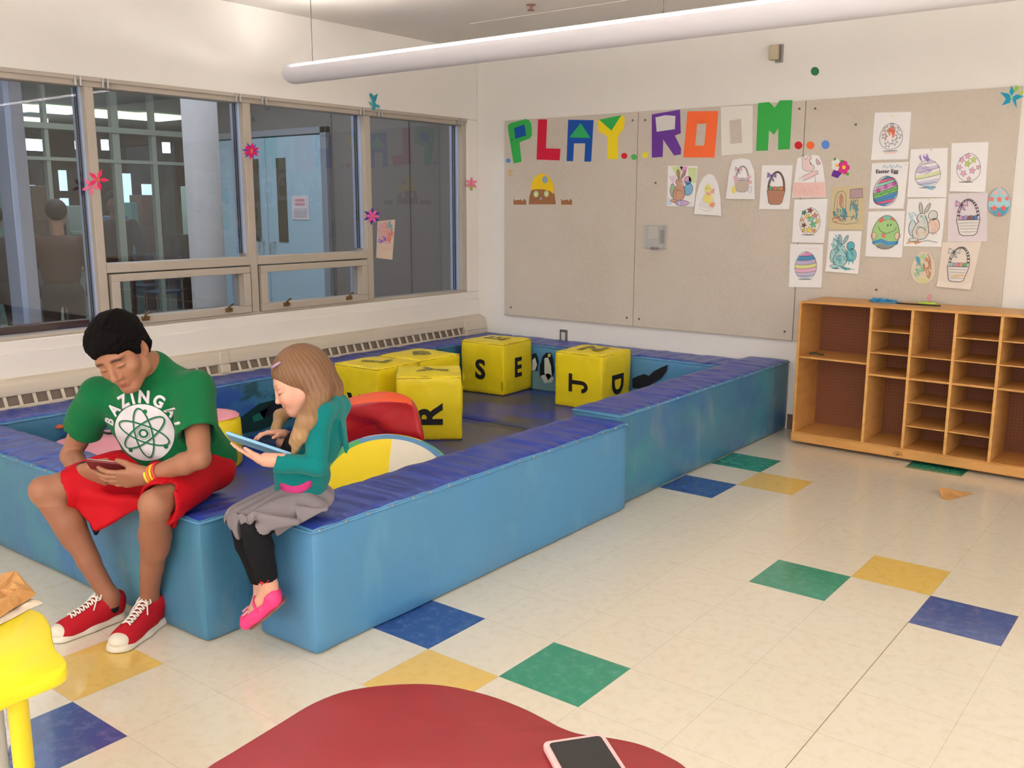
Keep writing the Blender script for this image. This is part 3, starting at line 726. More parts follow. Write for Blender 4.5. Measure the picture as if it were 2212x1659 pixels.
# ================================================================== BACK WALL
BT=.016; YB=YW-BT
names=['left','middle','right']
for k,(x0,x1) in enumerate(((-3.022,-1.8145),(-1.8105,-.5965),(-.5925,.633))):
    t=empty('bulletin_board',((x0+x1)/2,YW,.6),('left','middle','right')[k]+' panel of the beige fabric notice board '+('below the letters P L A Y','with the thermostat on it','covered with coloured egg drawings')[k],'notice board')
    b=MB(); b.box(x0,x1,YB,YW-.0015,.602,2.130); b.build('board_panel',M['board'],t,bevel=.002)
    b=MB()
    for a,c,d,e in ((x0,x1,.596,.604),): b.box(a,c,YB-.003,YW-.0015,d,e)
    b.build('edge_trim',M['frame'],t)
    sc={0:[(1106,302),(1103.5,664),(1354,686.5),(1366.5,260)],1:[(1393.5,259.5),(1380.5,689),(1416,395),(1695,716),(1727,235)],2:[(1761,234.5),(1848.5,269),(1893,626)]}[k]
    for (u,v) in sc:
        p=on_y(u,v,YB); b=MB(); b.lathe([(.008,0),(.007,.003),(.002,.004)],(0,0,0),10,T=Matrix.Translation((p.x,YB,p.z))@Matrix.Rotation(PI/2,4,'X')); b.build('screw',M['screw'],t)
# outlet, thermostat with clear guard, speaker box, green dot
def onwall(u,v,y=YW): p=on_y(u,v,y); return p.x,p.z
t=empty('wall_outlet',(onwall(1218,727)[0],YW,onwall(1218,727)[1]),'small grey wall outlet below the left board panel, above the mats','outlet')
x,z=onwall(1218,727); b=MB(); b.box(x-.036,x+.036,YW-.008,YW,z-.055,z+.055); b.build('cover_plate',mat('grey_plate',(104,100,104),.4),t,bevel=.003)
b=MB(); b.box(x-.019,x+.019,YW-.011,YW-.007,z-.034,z+.034); b.build('socket',M['plastic'],t,bevel=.003)
t=empty('thermostat',(onwall(1414,511)[0],YB,onwall(1414,511)[1]),'thermostat under a clear plastic guard on the middle board panel','thermostat')
x0,z1=onwall(1392,487,YB-.05); x1,z0=onwall(1436,536,YB-.02)
b=MB(); b.box(x0+.02,x0+.095,YB-.03,YB,z0+.06,z1-.005); b.build('thermostat_body',M['plastic'],t,bevel=.004)
b=MB(); b.box(x1-.05,x1-.015,YB-.008,YB,z0+.03,z1-.03); b.box(x1-.04,x1-.03,YB-.014,YB-.008,z0+.04,z1-.035); b.build('bracket',M['metal'],t)
b=MB(); 
for q in ((x0,x1,YB-.052,YB-.049,z0,z1),(x0,x0+.003,YB-.052,YB,z0,z1),(x1-.003,x1,YB-.052,YB,z0,z1),(x0,x1,YB-.052,YB,z0,z0+.003),(x0,x1,YB-.052,YB,z1-.003,z1)): b.box(*q)
b.build('clear_guard',M['clear'],t)
b=MB(); b.box(x0-.004,x1+.006,YB-.006,YB-.001,z0-.006,z1+.004); b.build('guard_base',mat('guard_base',(196,192,188),.4),t)
b=MB(); b.box((x0+x1)/2-.02,(x0+x1)/2+.02,YB-.05,YB-.006,z0-.010,z0+.008); b.build('lock',M['metal'],t,bevel=.004)
x0,z1=onwall(1661,98,YW-.05); x1,z0=onwall(1689,133,YW-.02)
t=empty('wall_sensor',(x0,YW,z0),'small cream sensor box high on the back wall under the lamp','sensor box')
b=MB(); b.box(x0,x1-.02,YW-.055,YW-.012,z0+.012,z1); b.build('sensor_body',mat('cream_plastic',(196,182,156),.5),t,bevel=.008)
b=MB(); b.box(x0+.03,x1,YW-.012,YW,z0-.002,z1+.006); b.build('back_plate',M['metal'],t,bevel=.002)

# ---- flat cut-outs: outlines measured in the photo, laid on the wall plane, 2 mm card
def z7(x,y): return (1060+.32543*x, 200+.32543*y)
def z8(x,y): return (1400+.36709*x, 180+.36709*y)
def wallfn(y0):
    return lambda u,v,d: (lambda p: Vector((p.x,y0-d,p.z)))(on_y(u,v,y0))
def cut(name,layers,label,cat,y=YB,group=None,zz=z7,parent=None):
    """layers: list of (outline px, colour, layer number)"""
    b=MB(); fn=wallfn(y)
    for pts,col,ly in layers:
        p=[zz(*q) for q in pts]; b.prism(p,fn,.0015+.0014*ly,.0002,0,col)
    o=b.build(name,M['paper'],parent)
    if label: tagset(o,label,cat,group)
    return o
def ringcut(name,outer,inner,col,label,y=YB):
    b=MB(); fn=wallfn(y); n=len(outer); O=[z7(*q) for q in outer]; I=[z7(*q) for q in inner]
    V=[fn(u,v,.0022) for u,v in O]+[fn(u,v,.0022) for u,v in I]+[fn(u,v,.0002) for u,v in O]+[fn(u,v,.0002) for u,v in I]
    F=[]
    for i in range(n):
        j=(i+1)%n; F+= [(i,j,n+j,n+i),(2*n+i,2*n+j,j,i),(n+i,n+j,3*n+j,3*n+i)]
    b.add(V,F,0,col); tagset(b.build(name,M['paper']),label,'paper letter')
GR=(60,180,86);BL=(34,84,176);RD=(212,38,66);YE=(248,222,44);PU=(112,64,160);OR=(252,116,66);WH=(222,214,204);ORD=(238,236,232)
cut('paper_letter',[([(115,215),(130,203),(235,175),(258,185),(270,210),(275,280),(262,303),(192,330),(205,460),(152,470),(118,260)],GR,0),([(157,235),(225,212),(235,285),(165,307)],BL,1)],'green paper letter P with a blue square inside','paper letter')
cut('paper_letter',[([(315,178),(375,178),(367,370),(463,373),(458,450),(305,445)],RD,0)],'red paper letter L','paper letter')
cut('paper_letter',[([(515,180),(683,183),(667,458),(622,458),(628,337),(553,337),(547,455),(504,455)],BL,0),([(598,203),(664,302),(522,298)],(58,180,110),1)],'blue paper letter A with a green triangle','paper letter')
cut('paper_letter',[([(712,182),(722,180),(803,252),(868,150),(890,165),(885,235),(845,290),(845,440),(778,443),(775,290),(715,255)],YE,0),([(722,180),(868,150),(803,252)],GR,.5)],'yellow paper letter Y with a green triangle notch','paper letter')
cut('paper_letter',[([(1070,145),(1257,113),(1262,270),(1222,285),(1264,370),(1262,410),(1218,418),(1145,310),(1142,427),(1070,432)],PU,0),([(1095,165),(1160,150),(1227,155),(1223,243),(1103,260)],(226,224,222),1)],'purple paper letter R with a white window','paper letter')
ringcut('paper_letter',[(1308,125),(1511,122),(1485,432),(1279,430)],[(1370,208),(1433,205),(1418,352),(1357,352)],OR,'orange paper letter O')
ringcut('paper_letter',[(1527,95),(1740,85),(1738,402),(1533,418)],[(1585,187),(1663,173),(1670,332),(1590,342)],(240,236,228),'white paper letter O, second O of the word')
cut('paper_letter',[([(1775,70),(1848,62),(1885,100),(1920,52),(2003,50),(1985,375),(1908,380),(1910,235),(1880,280),(1848,250),(1840,385),(1762,387)],(64,176,82),0)],'green paper letter M, last of the word','paper letter')
for (x,y,r,c,l) in ((887,420,20,(206,44,58),'red paper dot just right of the letter Y'),(952,428,19,(84,184,90),'green paper dot between the letters Y and R'),(1026,415,20,(238,226,60),'yellow paper dot just left of the letter R'),(2043,350,26,(206,44,52),'red paper dot just right of the letter M'),(2122,350,26,(250,116,66),'orange paper dot on the board seam right of the letter M'),(117,452,15,(98,150,222),'small blue paper dot under the left edge of the letter P')):
    cut('paper_dot',[(ell(x,y,r,r,20),c,0)],l,'paper dot')
cut('paper_dot',[(ell(1044,361,24,26,20),(100,146,226),0)],'blue paper dot, rightmost of the dots after the letter M','paper dot',zz=z8)
cut('paper_dot',[(ell(1760.5,154,9,9.5,20),(60,128,92),0)],'dark green dot alone on the white wall above the board','paper dot',y=YW,zz=lambda x,y:(x,y))
cut('tape_scrap',[([(118,512),(150,508),(152,520),(137,524),(135,556),(120,556)],(216,178,130),0)],'scrap of tan tape on the left board panel under the P','tape')
# mole picture
BR=(164,112,76)
t=empty('paper_mole',on_y(1171,408,YB),'brown paper mole in a yellow hat with soil bits, on the left board panel','paper figure')
cut('mole_body',[([(253,742),(258,690),(268,655),(285,640),(410,645),(425,680),(432,742)],BR,0)],None,None,parent=t)
cut('mole_face',[(ell(302,674,17,22),(196,214,150),1),(ell(371,672,16,22),(196,214,150),1),(ell(302,674,7,9),(230,236,210),2),(ell(371,672,7,9),(230,236,210),2),(ell(334,704,8,10),(150,160,190),1)],None,None,parent=t)
cut('mole_hat',[([(268,645),(275,595),(300,552),(345,536),(382,555),(408,590),(425,640),(415,672),(398,655),(345,640)],(246,206,46),1.2),(ell(362,578,18,24),(150,180,206),2.2)],None,None,parent=t)
def grass(x0,x1,y1,y0):
    p=[(x0,y1)]; n=7
    for k in range(n+1): p.append((x0+(x1-x0)*k/n,y0+(10 if k%2 else 0)+4*(k%3)))
    return p+[(x1,y1)]
cut('soil_strip',[(grass(152,236,744,704),BR,0)],None,None,parent=t); cut('soil_strip',[(grass(468,540,744,704),BR,0)],None,None,parent=t)

# ---------------------------------------------------------------- drawings on paper
class Sheet:
    """a sheet pinned on a vertical plane: c = TL,TR,BR,BL (crop-8 px). local x 0..1, y 0..H down"""
    def __init__(s,c,y=YB,curl=.012,H=1.3,paper=(248,246,247),zz=z8,outline=None,lift=0,side=0,plane=None):
        s.c=[zz(*q) for q in c]; s.y=y; s.curl=curl; s.H=H; s.b=MB(); s.lift=lift; s.side=side; s.plane=plane; s.flat=bool(outline)
        N=8; 
        if outline is None: outline=None
        if outline:
            s.b.prism(outline,lambda x,y_,d:s.P(x,y_,d),.0,-.0012,0,paper)
        else:
            vs=[s.P(i/N,H*j/N,0) for j in range(N+1) for i in range(N+1)]; n2=len(vs)
            vs+=[s.P(i/N,H*j/N,-.0008) for j in range(N+1) for i in range(N+1)]
            fs=[(j*(N+1)+i,j*(N+1)+i+1,(j+1)*(N+1)+i+1,(j+1)*(N+1)+i) for j in range(N) for i in range(N)]
            bd=[i for i in range(N+1)]+[j*(N+1)+N for j in range(1,N+1)]+[N*(N+1)+i for i in range(N-1,-1,-1)]+[j*(N+1) for j in range(N-1,0,-1)]
            s.b.add(vs,fs+[tuple(reversed([q+n2 for q in f])) for f in fs]+[(bd[i],bd[(i+1)%len(bd)],bd[(i+1)%len(bd)]+n2,bd[i]+n2) for i in range(len(bd))],0,paper)
    def P(s,x,y,d):
        h=y/s.H; (a,b_,c,e)=s.c
        u=(a[0]*(1-x)+b_[0]*x)*(1-h)+(e[0]*(1-x)+c[0]*x)*h; v=(a[1]*(1-x)+b_[1]*x)*(1-h)+(e[1]*(1-x)+c[1]*x)*h
        off=.003+s.lift+(s.curl*.5*h if s.flat else s.curl*14*max(0,h-.80)**2)+d
        if s.plane: return s.plane(u,v,off)
        p=on_y(u,v,s.y); return Vector((p.x,s.y-off,p.z))
    def fill(s,pts,col,L=1): 
        col=tuple(v+(232-v)*.22 for v in col)
        n=len(pts); V=[s.P(x,y,.0008*L) for x,y in pts]; s.b.add(V,[tuple(range(n))],0,col)
    def line(s,pts,w=.014,col=(70,66,72),L=5,closed=False):
        col=tuple(v+(232-v)*.2 for v in col); n=len(pts); 
        for i in range(n if closed else n-1):
            (x0,y0),(x1,y1)=pts[i],pts[(i+1)%n]; dx,dy=x1-x0,y1-y0; l=math.hypot(dx,dy) or 1
            ox,oy=-dy/l*w/2,dx/l*w/2; ex,ey=dx/l*w*.3,dy/l*w*.3
            V=[s.P(x0+ox-ex,y0+oy-ey,.0008*L),s.P(x0-ox-ex,y0-oy-ey,.0008*L),s.P(x1-ox+ex,y1-oy+ey,.0008*L),s.P(x1+ox+ex,y1+oy+ey,.0008*L)]
            s.b.add(V,[(0,1,2,3)],0,col)
    def scrib(s,cx,cy,rx,ry,col,n=14,w=.02,ang=.6,seed=0,L=2):
        rr=random.Random(seed)
        for k in range(n):
            x=cx+rr.uniform(-rx,rx); y=cy+rr.uniform(-ry,ry); 
            if ((x-cx)/rx)**2+((y-cy)/ry)**2>1: continue
            l=rr.uniform(.035,.09); a=ang+rr.uniform(-.35,.35); s.line([(x-l*math.cos(a),y-l*math.sin(a)),(x+l*math.cos(a),y+l*math.sin(a))],w,col,L+rr.random()*.6)
    def done(s,label,name='drawing',cat='drawing',fixn=False): return tagset(s.b.build(name,M['paper'],fixn=fixn,colattr=True),label,cat,None)
INK=(66,62,70)
def egg(cx,cy,rx,ry,n=28,rot=0): # narrower on top
    o=[]
    for k in range(n):
        t=2*PI*k/n; y=-math.cos(t); x=math.sin(t)*(1+.13*y); o.append((cx+rx*x*math.cos(rot)-ry*y*math.sin(rot),cy+rx*x*math.sin(rot)+ry*y*math.cos(rot)))
    return o
def bands(s,cx,cy,rx,ry,cols,tilt=.15,curve=.10,L=1,ink=True):
    n=len(cols)
    def inside(x): return rx*math.sqrt(max(0,1-x*x))
    for i,c in enumerate(cols):
        if c is None: continue
        y0=-1+2*i/n; y1=-1+2*(i+1)/n; top=[];bot=[]
        for k in range(11):
            t=-1+2*k/10
            for arr,yy in ((top,y0),(bot,y1)):
                w=inside(yy)*(1+.13*yy); arr.append((cx+t*w,cy+ry*yy+(1-yy*yy)*(tilt*-t*ry*.5 + curve*(t*t-1)*-ry)))
        s.fill(top+bot[::-1],c,L+.1*i)
        if ink and i<n-1: s.line(bot,.010,INK,L+3)
def stars(s,lst,w=.008):
    for (x,y,r,c,ro) in lst:
        p=star(x,y,r,rot=ro)
        if c: s.fill(p,c,2)
        s.line(p,w,INK if not c else tuple(int(v*.6) for v in c),4,True)
def shadow(s,cx,cy,w=.22): s.fill(ell(cx,cy,w,.012,12),(70,66,72),1.5)
def basket(s,cx,cy,k,fillc,eggs,bow,handle,inkw=.016,rimc=None):
    # body
    bd=[(cx-.30*k,cy),(cx+.30*k,cy),(cx+.22*k,cy+.36*k),(cx+.14*k,cy+.42*k),(cx-.14*k,cy+.42*k),(cx-.22*k,cy+.36*k)]
    for i,(dx,c) in enumerate(eggs): s.fill(ell(cx+dx*k,cy-.03*k,.10*k,.085*k,14),c,1.5+.1*i); s.line(ell(cx+dx*k,cy-.03*k,.10*k,.085*k,14),inkw*.6,INK,2+.1*i,True)
    if fillc: s.fill(bd,fillc,3)
    else: s.fill(bd,(236,230,226),3)
    s.line(bd,inkw,INK,5,True)
    for j in range(1,5): s.line([(cx-.27*k+.02*j*k+.05*i*k*(1-.06*j)*1.05,cy+.08*j*k+.008*((i%2)*2-1)) for i in range(11)],inkw*.45,INK if not fillc else tuple(int(v*.75) for v in fillc),5)
    arc=[(cx+.26*k*math.cos(a),cy-.02*k-.52*k*math.sin(a)) for a in [PI*i/16 for i in range(17)]]
    s.line(arc,.055*k,handle,3.5); s.line([(x+(x-cx)*.10,y-(.02 if True else 0)*k) for x,y in arc],inkw*.7,INK,5); s.line([(x-(x-cx)*.10,y+.02*k) for x,y in arc],inkw*.7,INK,5)
    if bow:
        bx,by=cx-.17*k,cy-.43*k
        for sx in (-1,1):
            p=[(bx,by),(bx+sx*.14*k,by-.10*k),(bx+sx*.15*k,by+.06*k)]; s.fill(p,bow,6); s.line(p,inkw*.6,INK,7,True)
            p=[(bx,by),(bx+sx*.10*k,by+.17*k),(bx+sx*.03*k,by+.15*k)]; s.fill(p,bow,6); s.line(p,inkw*.6,INK,7,True)
def bunny(s,body,egga,ink=INK,scr=None,w=.014,fillb=None):
    # seated rabbit in profile with eggs behind
    bod=egg(.42,.86,.22,.27,24,.15); head=ell(.40,.50,.115,.10,20,0,2*PI,-.3)
    eg1=ell(.70,.46,.12,.13,20); eg2=egg(.74,.74,.16,.20,20,.2); eg3=egg(.20,.80,.10,.22,20,-.1)
    for e_,c in ((eg1,egga[0]),(eg2,egga[1]),(eg3,egga[2])):
        if c: s.fill(e_,c,1)
        s.line(e_,w,ink,2,True)
    for (x,y,r_) in ((.37,.26,-.18),(.54,.27,.42)):
        e_=ell(x,y,.045,.15,18,0,2*PI,r_); s.fill(e_,fillb or (248,246,247),2.4); s.line(e_,w,ink,3,True); s.line(ell(x,y,.018,.10,12,0,2*PI,r_),w*.5,ink,3.2,True)
    for e_ in (bod,head): s.fill(e_,fillb or (248,246,247),3)
    nk=[(.44,.44),(.53,.62),(.58,.82),(.50,.72),(.34,.66),(.32,.56)]; s.fill(nk,fillb or (248,246,247),3.4)
    s.line([(.50,.45),(.56,.60),(.62,.78),(.63,.95),(.55,1.08),(.38,1.12),(.24,1.06),(.20,.90),(.27,.72),(.35,.62),(.29,.55),(.31,.45),(.38,.40),(.46,.40)],w,ink,5)
    s.line(ell(.43,.90,.12,.12,14,2.6,6.2),w*.8,ink,5); s.line([(.30,.80),(.36,.76),(.44,.78)],w*.8,ink,5)
    s.fill(ell(.40,.48,.014,.02,10),(40,38,44),6); s.line([(.14,1.14),(.36,1.19),(.62,1.13),(.88,1.18)],w*.8,ink,5); s.fill(ell(.25,1.12,.12,.05,14),fillb or (248,246,247),5.2); s.line(ell(.25,1.12,.12,.05,14),w*.8,ink,5.5,True)
    if scr:
        for i,(x,y,rx,ry,c,n,a) in enumerate(scr): s.scrib(x,y,rx,ry,c,n,.022,a,i+3,4)
lav=(188,156,206); 
s=Sheet([(118,485),(293,488),(272,727),(113,722)],curl=.006)
s.fill([(.1,.02),(.5,.02),(.38,.45)],(206,226,150)); s.fill([(.68,.05),(.98,.05),(.97,.55),(.75,.5)],(206,226,150)); s.fill([(.4,.02),(.66,.02),(.6,.35)],(232,150,210)); s.fill([(.03,.35),(.3,.3),(.2,.6)],(240,206,232)); s.fill([(.03,1.0),(.2,1.25),(.03,1.28)],(206,220,244))
bunny(s,None,[(236,150,200),(110,180,230),(150,190,150)],fillb=(206,146,116)); s.fill(ell(.72,.52,.12,.04,14),(60,130,190),3); s.fill(ell(.56,1.19,.24,.09,20),(236,170,220),6); s.line(ell(.56,1.19,.24,.09,20),.012,INK,7,True)
for k in range(4): s.line([(.42+.09*k,1.12),(.42+.09*k,1.26)],.03,(120,170,224),7)
s.done('drawing of a brown rabbit on green and pink stripes, leftmost of the drawings')
s=Sheet([(298,535),(418,520),(437,780),(265,768)],curl=.022,side=.01,outline=[(.06,1.3),(.04,.7),(.10,.35),(.25,.12),(.5,.02),(.75,.10),(.93,.35),(1.0,.75),(1,1.3)])
s.fill(ell(.50,.92,.30,.20,20),(238,236,240),1); s.line(ell(.48,.98,.27,.20,20,0,PI),.01,(180,180,190),2)
s.fill(ell(.52,.78,.20,.17,20),(246,232,120),2); s.fill(ell(.50,.50,.15,.16,20),(248,236,130),2.2); s.fill([(.40,.60),(.66,.62),(.52,.72)],(232,150,140),3); s.fill([(.66,.52),(.78,.48),(.76,.66),(.62,.60)],(238,160,156),3); s.fill(ell(.68,.98,.10,.07,14,0,2*PI,-.4),(244,140,84),3)
s.fill(ell(.44,.47,.016,.02,8),(50,50,50),4); s.fill(ell(.57,.48,.016,.02,8),(50,50,50),4)
s.done('drawing of a yellow chick hatching, curling egg shaped sheet')
s=Sheet([(475,440),(632,440),(635,682),(460,680)],curl=.03,outline=[(.02,1.3),(.06,.4),(.15,.06),(.5,.0),(.8,.06),(.97,.4),(1.0,1.3)])
basket(s,.55,.72,.85,(206,186,168),[(-.15,(214,200,206)),(.0,(190,180,186)),(.16,(214,196,204))],(236,184,208),(190,178,180),.008)
for (x,y) in ((.30,.62),(.80,.60),(.84,.76),(.34,.74)): s.fill(ell(x,y,.07,.06,10),(232,176,200),6)
s.fill(ell(.28,1.0,.07,.12,14),(246,224,100),6); s.line(ell(.84,1.0,.06,.10,10),.012,(180,160,210),6,True)
s.done('drawing of a basket in pale pink and grey, curling under the white O')
s=Sheet([(672,482),(852,482),(833,742),(655,740)],curl=.010)
basket(s,.52,.74,1.0,(178,112,82),[(-.18,(70,160,110)),(-.03,(226,90,70)),(.12,(90,170,100)),(.2,(240,120,60))],(128,96,178),(160,112,90),.014)
s.done('drawing of a brown basket with a purple bow and red eggs')
s=Sheet([(872,425),(1030,415),(1052,672),(850,672)],curl=.02,outline=[(0,1.3),(.03,.5),(.06,.08),(.5,.0),(.85,.05),(.97,.35),(1.0,.8),(1,1.3)])
s.fill([(.03,.84),(.99,.84),(.99,1.28),(.02,1.28)],(246,196,190),1); s.scrib(.5,1.06,.42,.13,(240,180,172),26,.02,PI/2,5,1.5)
hd=[(.25,.20),(.22,.05),(.30,.02),(.36,.16),(.45,.03),(.55,.02),(.58,.12),(.50,.18),(.56,.30),(.66,.34),(.68,.42),(.58,.50),(.40,.50),(.28,.42)]
s.fill(hd,(246,214,214),2); s.line(hd,.010,INK,4,True); s.fill([(.3,.62),(.6,.52),(.78,.50),(.80,.58),(.6,.68),(.3,.80)],(246,206,206),2); s.line([(.18,.74),(.26,.68),(.6,.52),(.78,.50),(.80,.58),(.6,.68),(.3,.80)],.010,INK,4); s.line([(.7,.66),(.7,.84)],.01,INK,4); s.fill(ell(.56,.27,.016,.028,10),(40,40,46),5); s.fill([(.76,.12),(.86,.22),(.90,.30),(.78,.32),(.74,.22)],(216,160,176),2); s.line([(.76,.12),(.86,.22),(.90,.30),(.78,.32),(.74,.22)],.008,INK,4,True)
s.done('drawing of a pink rabbit with a heart above a pink band')
s=Sheet([(862,685),(1058,678),(1037,940),(848,935)],curl=.008)
e_=egg(.52,.66,.31,.40); s.fill(e_,(240,236,226),1); s.line(e_,.009,INK,3,True)
stars(s,[(.50,.34,.10,(140,50,60),-1.4),(.32,.40,.09,(40,120,90),-1.2),(.66,.50,.10,(226,130,110),-1.6),(.44,.52,.10,(240,214,70),-1),(.54,.60,.12,(120,210,180),-1.3),(.28,.62,.08,(236,160,130),-1.5),(.34,.78,.09,(110,50,50),-1.2),(.62,.76,.12,(90,190,130),-1.8),(.74,.66,.08,(236,200,90),-1),(.50,.92,.11,(246,216,60),-1.5),(.34,.94,.07,(240,190,70),-1.1),(.66,.94,.08,(236,150,90),-1.4)]); shadow(s,.48,1.07)
s.done('drawing of an egg with many small coloured stars, below the pink rabbit')
s=Sheet([(837,945),(1032,948),(1022,1202),(830,1198)],curl=.008)
bands(s,.50,.64,.33,.42,[(226,130,190),(50,130,186),(196,176,222),(230,232,140),(240,178,214),(206,196,226),(180,200,226)]); s.line(egg(.50,.64,.33,.42),.009,INK,6,True); shadow(s,.48,1.06)
for k in range(8): s.line([(.42+.06*k,.13+.012*(k%2)),(.46+.06*k,.10+.015*(k%3))],.008,(240,170,190),2)
s.done('drawing of an egg with pink, blue and yellow stripes, lowest at the left')
s=Sheet([(1087,608),(1275,605),(1268,862),(1065,858)],curl=.006,paper=(214,198,160))
s.line([(.10,.85),(.12,.30),(.20,.16),(.34,.14),(.44,.24),(.46,.85)],.010,INK,3); s.line([(.18,.8),(.2,.32),(.28,.24),(.36,.32),(.38,.8)],.008,INK,3); s.fill(ell(.29,.42,.05,.20,14),(186,110,100),2); s.scrib(.30,.85,.20,.20,(60,130,150),30,.03,1.2,2,2); s.scrib(.70,.72,.16,.26,(60,140,160),26,.03,1.9,4,2); s.fill([(.56,.10),(.94,.06),(.95,.34),(.56,.36)],(176,140,150),2); s.line([(.56,.10),(.94,.06),(.95,.34),(.56,.36)],.01,INK,4,True); s.line(ell(.46,1.02,.38,.12,20),.010,INK,3,True); s.line([(.62,.6),(.60,.44),(.66,.40),(.70,.55),(.76,.40),(.82,.46),(.78,.62)],.009,INK,4); s.scrib(.2,1.02,.12,.08,(200,110,90),8,.03,.2,7,3)
s.done('tan sheet with blue and brown scribbled figures, the darkest drawing')
s=Sheet([(1065,870),(1258,868),(1238,1122),(1045,1105)],curl=.016)
T_c=(52,160,178); s.scrib(.2,.35,.2,.25,T_c,20,.022,.8,1,1); bunny(s,None,[(70,170,190),(120,200,210),(150,210,214)],fillb=(160,212,216),scr=[(.45,.85,.25,.25,T_c,26,.9),(.72,.75,.15,.25,T_c,16,1.4),(.3,.5,.15,.12,T_c,14,.6),(.45,1.16,.35,.05,T_c,14,.1)])
s.done('drawing of a rabbit scribbled over in teal crayon')
s=Sheet([(1335,172),(1550,168),(1530,447),(1313,452)],curl=.007)
e_=egg(.50,.66,.31,.36); s.line(e_,.010,INK,3,True); stars(s,[(.36,.46,.09,None,-1.4),(.64,.48,.09,None,-1.1),(.70,.66,.09,None,-1.6),(.32,.66,.09,None,-1.3),(.60,.82,.10,None,-1.2),(.42,.88,.09,None,-1.5),(.50,.36,.06,None,-1)],.010); s.scrib(.50,.54,.07,.13,(236,96,60),18,.03,1.4,2,3); s.scrib(.34,.62,.1,.14,(250,190,170),10,.02,1.2,5,1); shadow(s,.50,1.06); s.fill(ell(.5,1.11,.18,.02,12),(246,196,184),1.2); s.fill(ell(.48,.10,.025,.025,8),(226,206,90),4)
s.done('drawing of an uncoloured star egg with one orange star, topmost sheet')
s=Sheet([(1318,470),(1535,462),(1505,738),(1300,738)],curl=.008)
vs,fs=text_polys('Easter Egg',.15,.0025)
s.b.add([s.P(.44+x,.26-y,.004) for x,y in vs],fs,0,(44,40,46))
for k in range(9): s.line([(.30+.06*k,.16-.05*(k%2)),(.33+.06*k,.06+.03*(k%3)),(.35+.06*k,.15)],.010,(110,170,206),3)
s.fill(ell(.93,.07,.02,.02,8),(236,220,90),4)
cs=[(60,130,180),(214,80,120),(130,214,190),(212,150,206),(212,150,206),(110,196,90),(110,196,90),(50,130,200),(50,130,200),(214,70,120),(50,130,200)]
bands(s,.44,.80,.34,.42,cs,tilt=.55,curve=.02); s.line(egg(.44,.80,.34,.42),.014,(50,60,70),6,True)
for (x,y) in ((.24,.78),(.44,.68),(.66,.60)): s.fill(ell(x,y,.05,.05,12),(206,60,150),5); s.line(ell(x,y,.05,.05,12),.008,INK,6,True)
s.line([(.16,.92),(.26,.82),(.34,.92),(.44,.78),(.54,.86),(.62,.72),(.74,.78)],.010,(40,110,60),6)
s.done('sheet headed Easter Egg with a bright banded egg')
s=Sheet([(1297,755),(1513,750),(1495,1025),(1278,1018)],curl=.008)
e_=egg(.52,.60,.37,.48); s.fill(e_,(150,206,120),1); s.fill([(.30,.26),(.40,.16),(.52,.13),(.66,.18),(.76,.30),(.6,.24),(.45,.27),(.34,.34)],(222,96,84),2); s.fill(ell(.52,.19,.11,.06,16),(110,200,180),2.5)
s.fill([(.16,.86),(.40,.78),(.60,.86),(.88,.84),(.86,.94),(.58,.98),(.40,.90),(.18,.95)],(50,130,196),2); s.fill([(.26,.98),(.42,.92),(.60,1.0),(.80,.96),(.66,1.06),(.48,1.08),(.34,1.05)],(130,130,128),2)
s.line(e_,.012,INK,5,True); s.fill(ell(.56,.40,.014,.03,10),(30,30,34),4); s.fill(ell(.64,.39,.014,.03,10),(30,30,34),4); s.line([(.30,.42),(.36,.56),(.52,.64),(.74,.56),(.80,.46)],.012,INK,4); s.fill([(.40,.62),(.52,.66),(.50,.76),(.42,.72)],(206,90,100),3)
for cx in (.20,.84): s.fill(ell(cx,.70,.075,.10,14),(236,200,170),3); s.line(ell(cx,.70,.075,.10,14),.008,INK,4,True)
s.done('drawing of a smiling green egg creature with blue waves')
s=Sheet([(1547,388),(1765,380),(1757,670),(1525,670)],curl=.006)
bands(s,.50,.66,.33,.36,[(226,216,238),None,(214,200,232),None,(220,232,170),None,(206,206,236),(190,210,236)],tilt=.4,curve=.05,ink=True); s.line(egg(.50,.66,.33,.36),.009,INK,6,True); s.scrib(.38,.25,.12,.06,(150,110,200),16,.02,1.2,2,4); s.scrib(.4,.56,.22,.1,(180,150,220),14,.02,-.3,4,3); shadow(s,.5,1.05); s.scrib(.56,1.05,.15,.03,(90,170,210),8,.02,.1,5,3); s.fill(ell(.55,.04,.016,.016,8),(206,30,80),5)
s.done('drawing of a lilac spiral egg hung with a magenta pin')
s=Sheet([(1528,680),(1755,675),(1727,963),(1503,958)],curl=.006)
bunny(s,None,[(226,226,222),(240,214,196),(210,226,232)],fillb=(222,224,216),scr=[(.4,.9,.2,.2,(240,196,160),14,.9),(.74,.74,.12,.2,(240,190,170),12,1.2),(.16,.5,.1,.12,(176,220,232),12,.9),(.25,1.18,.2,.05,(240,170,110),14,-.2),(.5,.7,.1,.2,(176,216,206),10,1.3)])
s.fill(ell(.55,.03,.02,.02,8),(226,206,90),5)
s.done('drawing of a pale grey rabbit with orange strokes')
s=Sheet([(1787,352),(2005,345),(1985,640),(1777,635)],curl=.016)
e_=egg(.50,.66,.33,.37); s.line(e_,.010,INK,3,True); P_=(240,170,206);G_=(196,220,90)
stars(s,[(.46,.36,.09,P_,-1.4),(.30,.46,.09,P_,-1.1),(.62,.46,.09,G_,-1.6),(.46,.56,.10,G_,-1.3),(.24,.66,.09,P_,-1.2),(.60,.74,.10,P_,-1.5),(.36,.82,.10,P_,-1),(.76,.66,.07,P_,-1.3),(.52,.96,.07,P_,-1.5)]); shadow(s,.44,1.05)
s.done('drawing of an egg with pink and lime stars, upper right sheet')
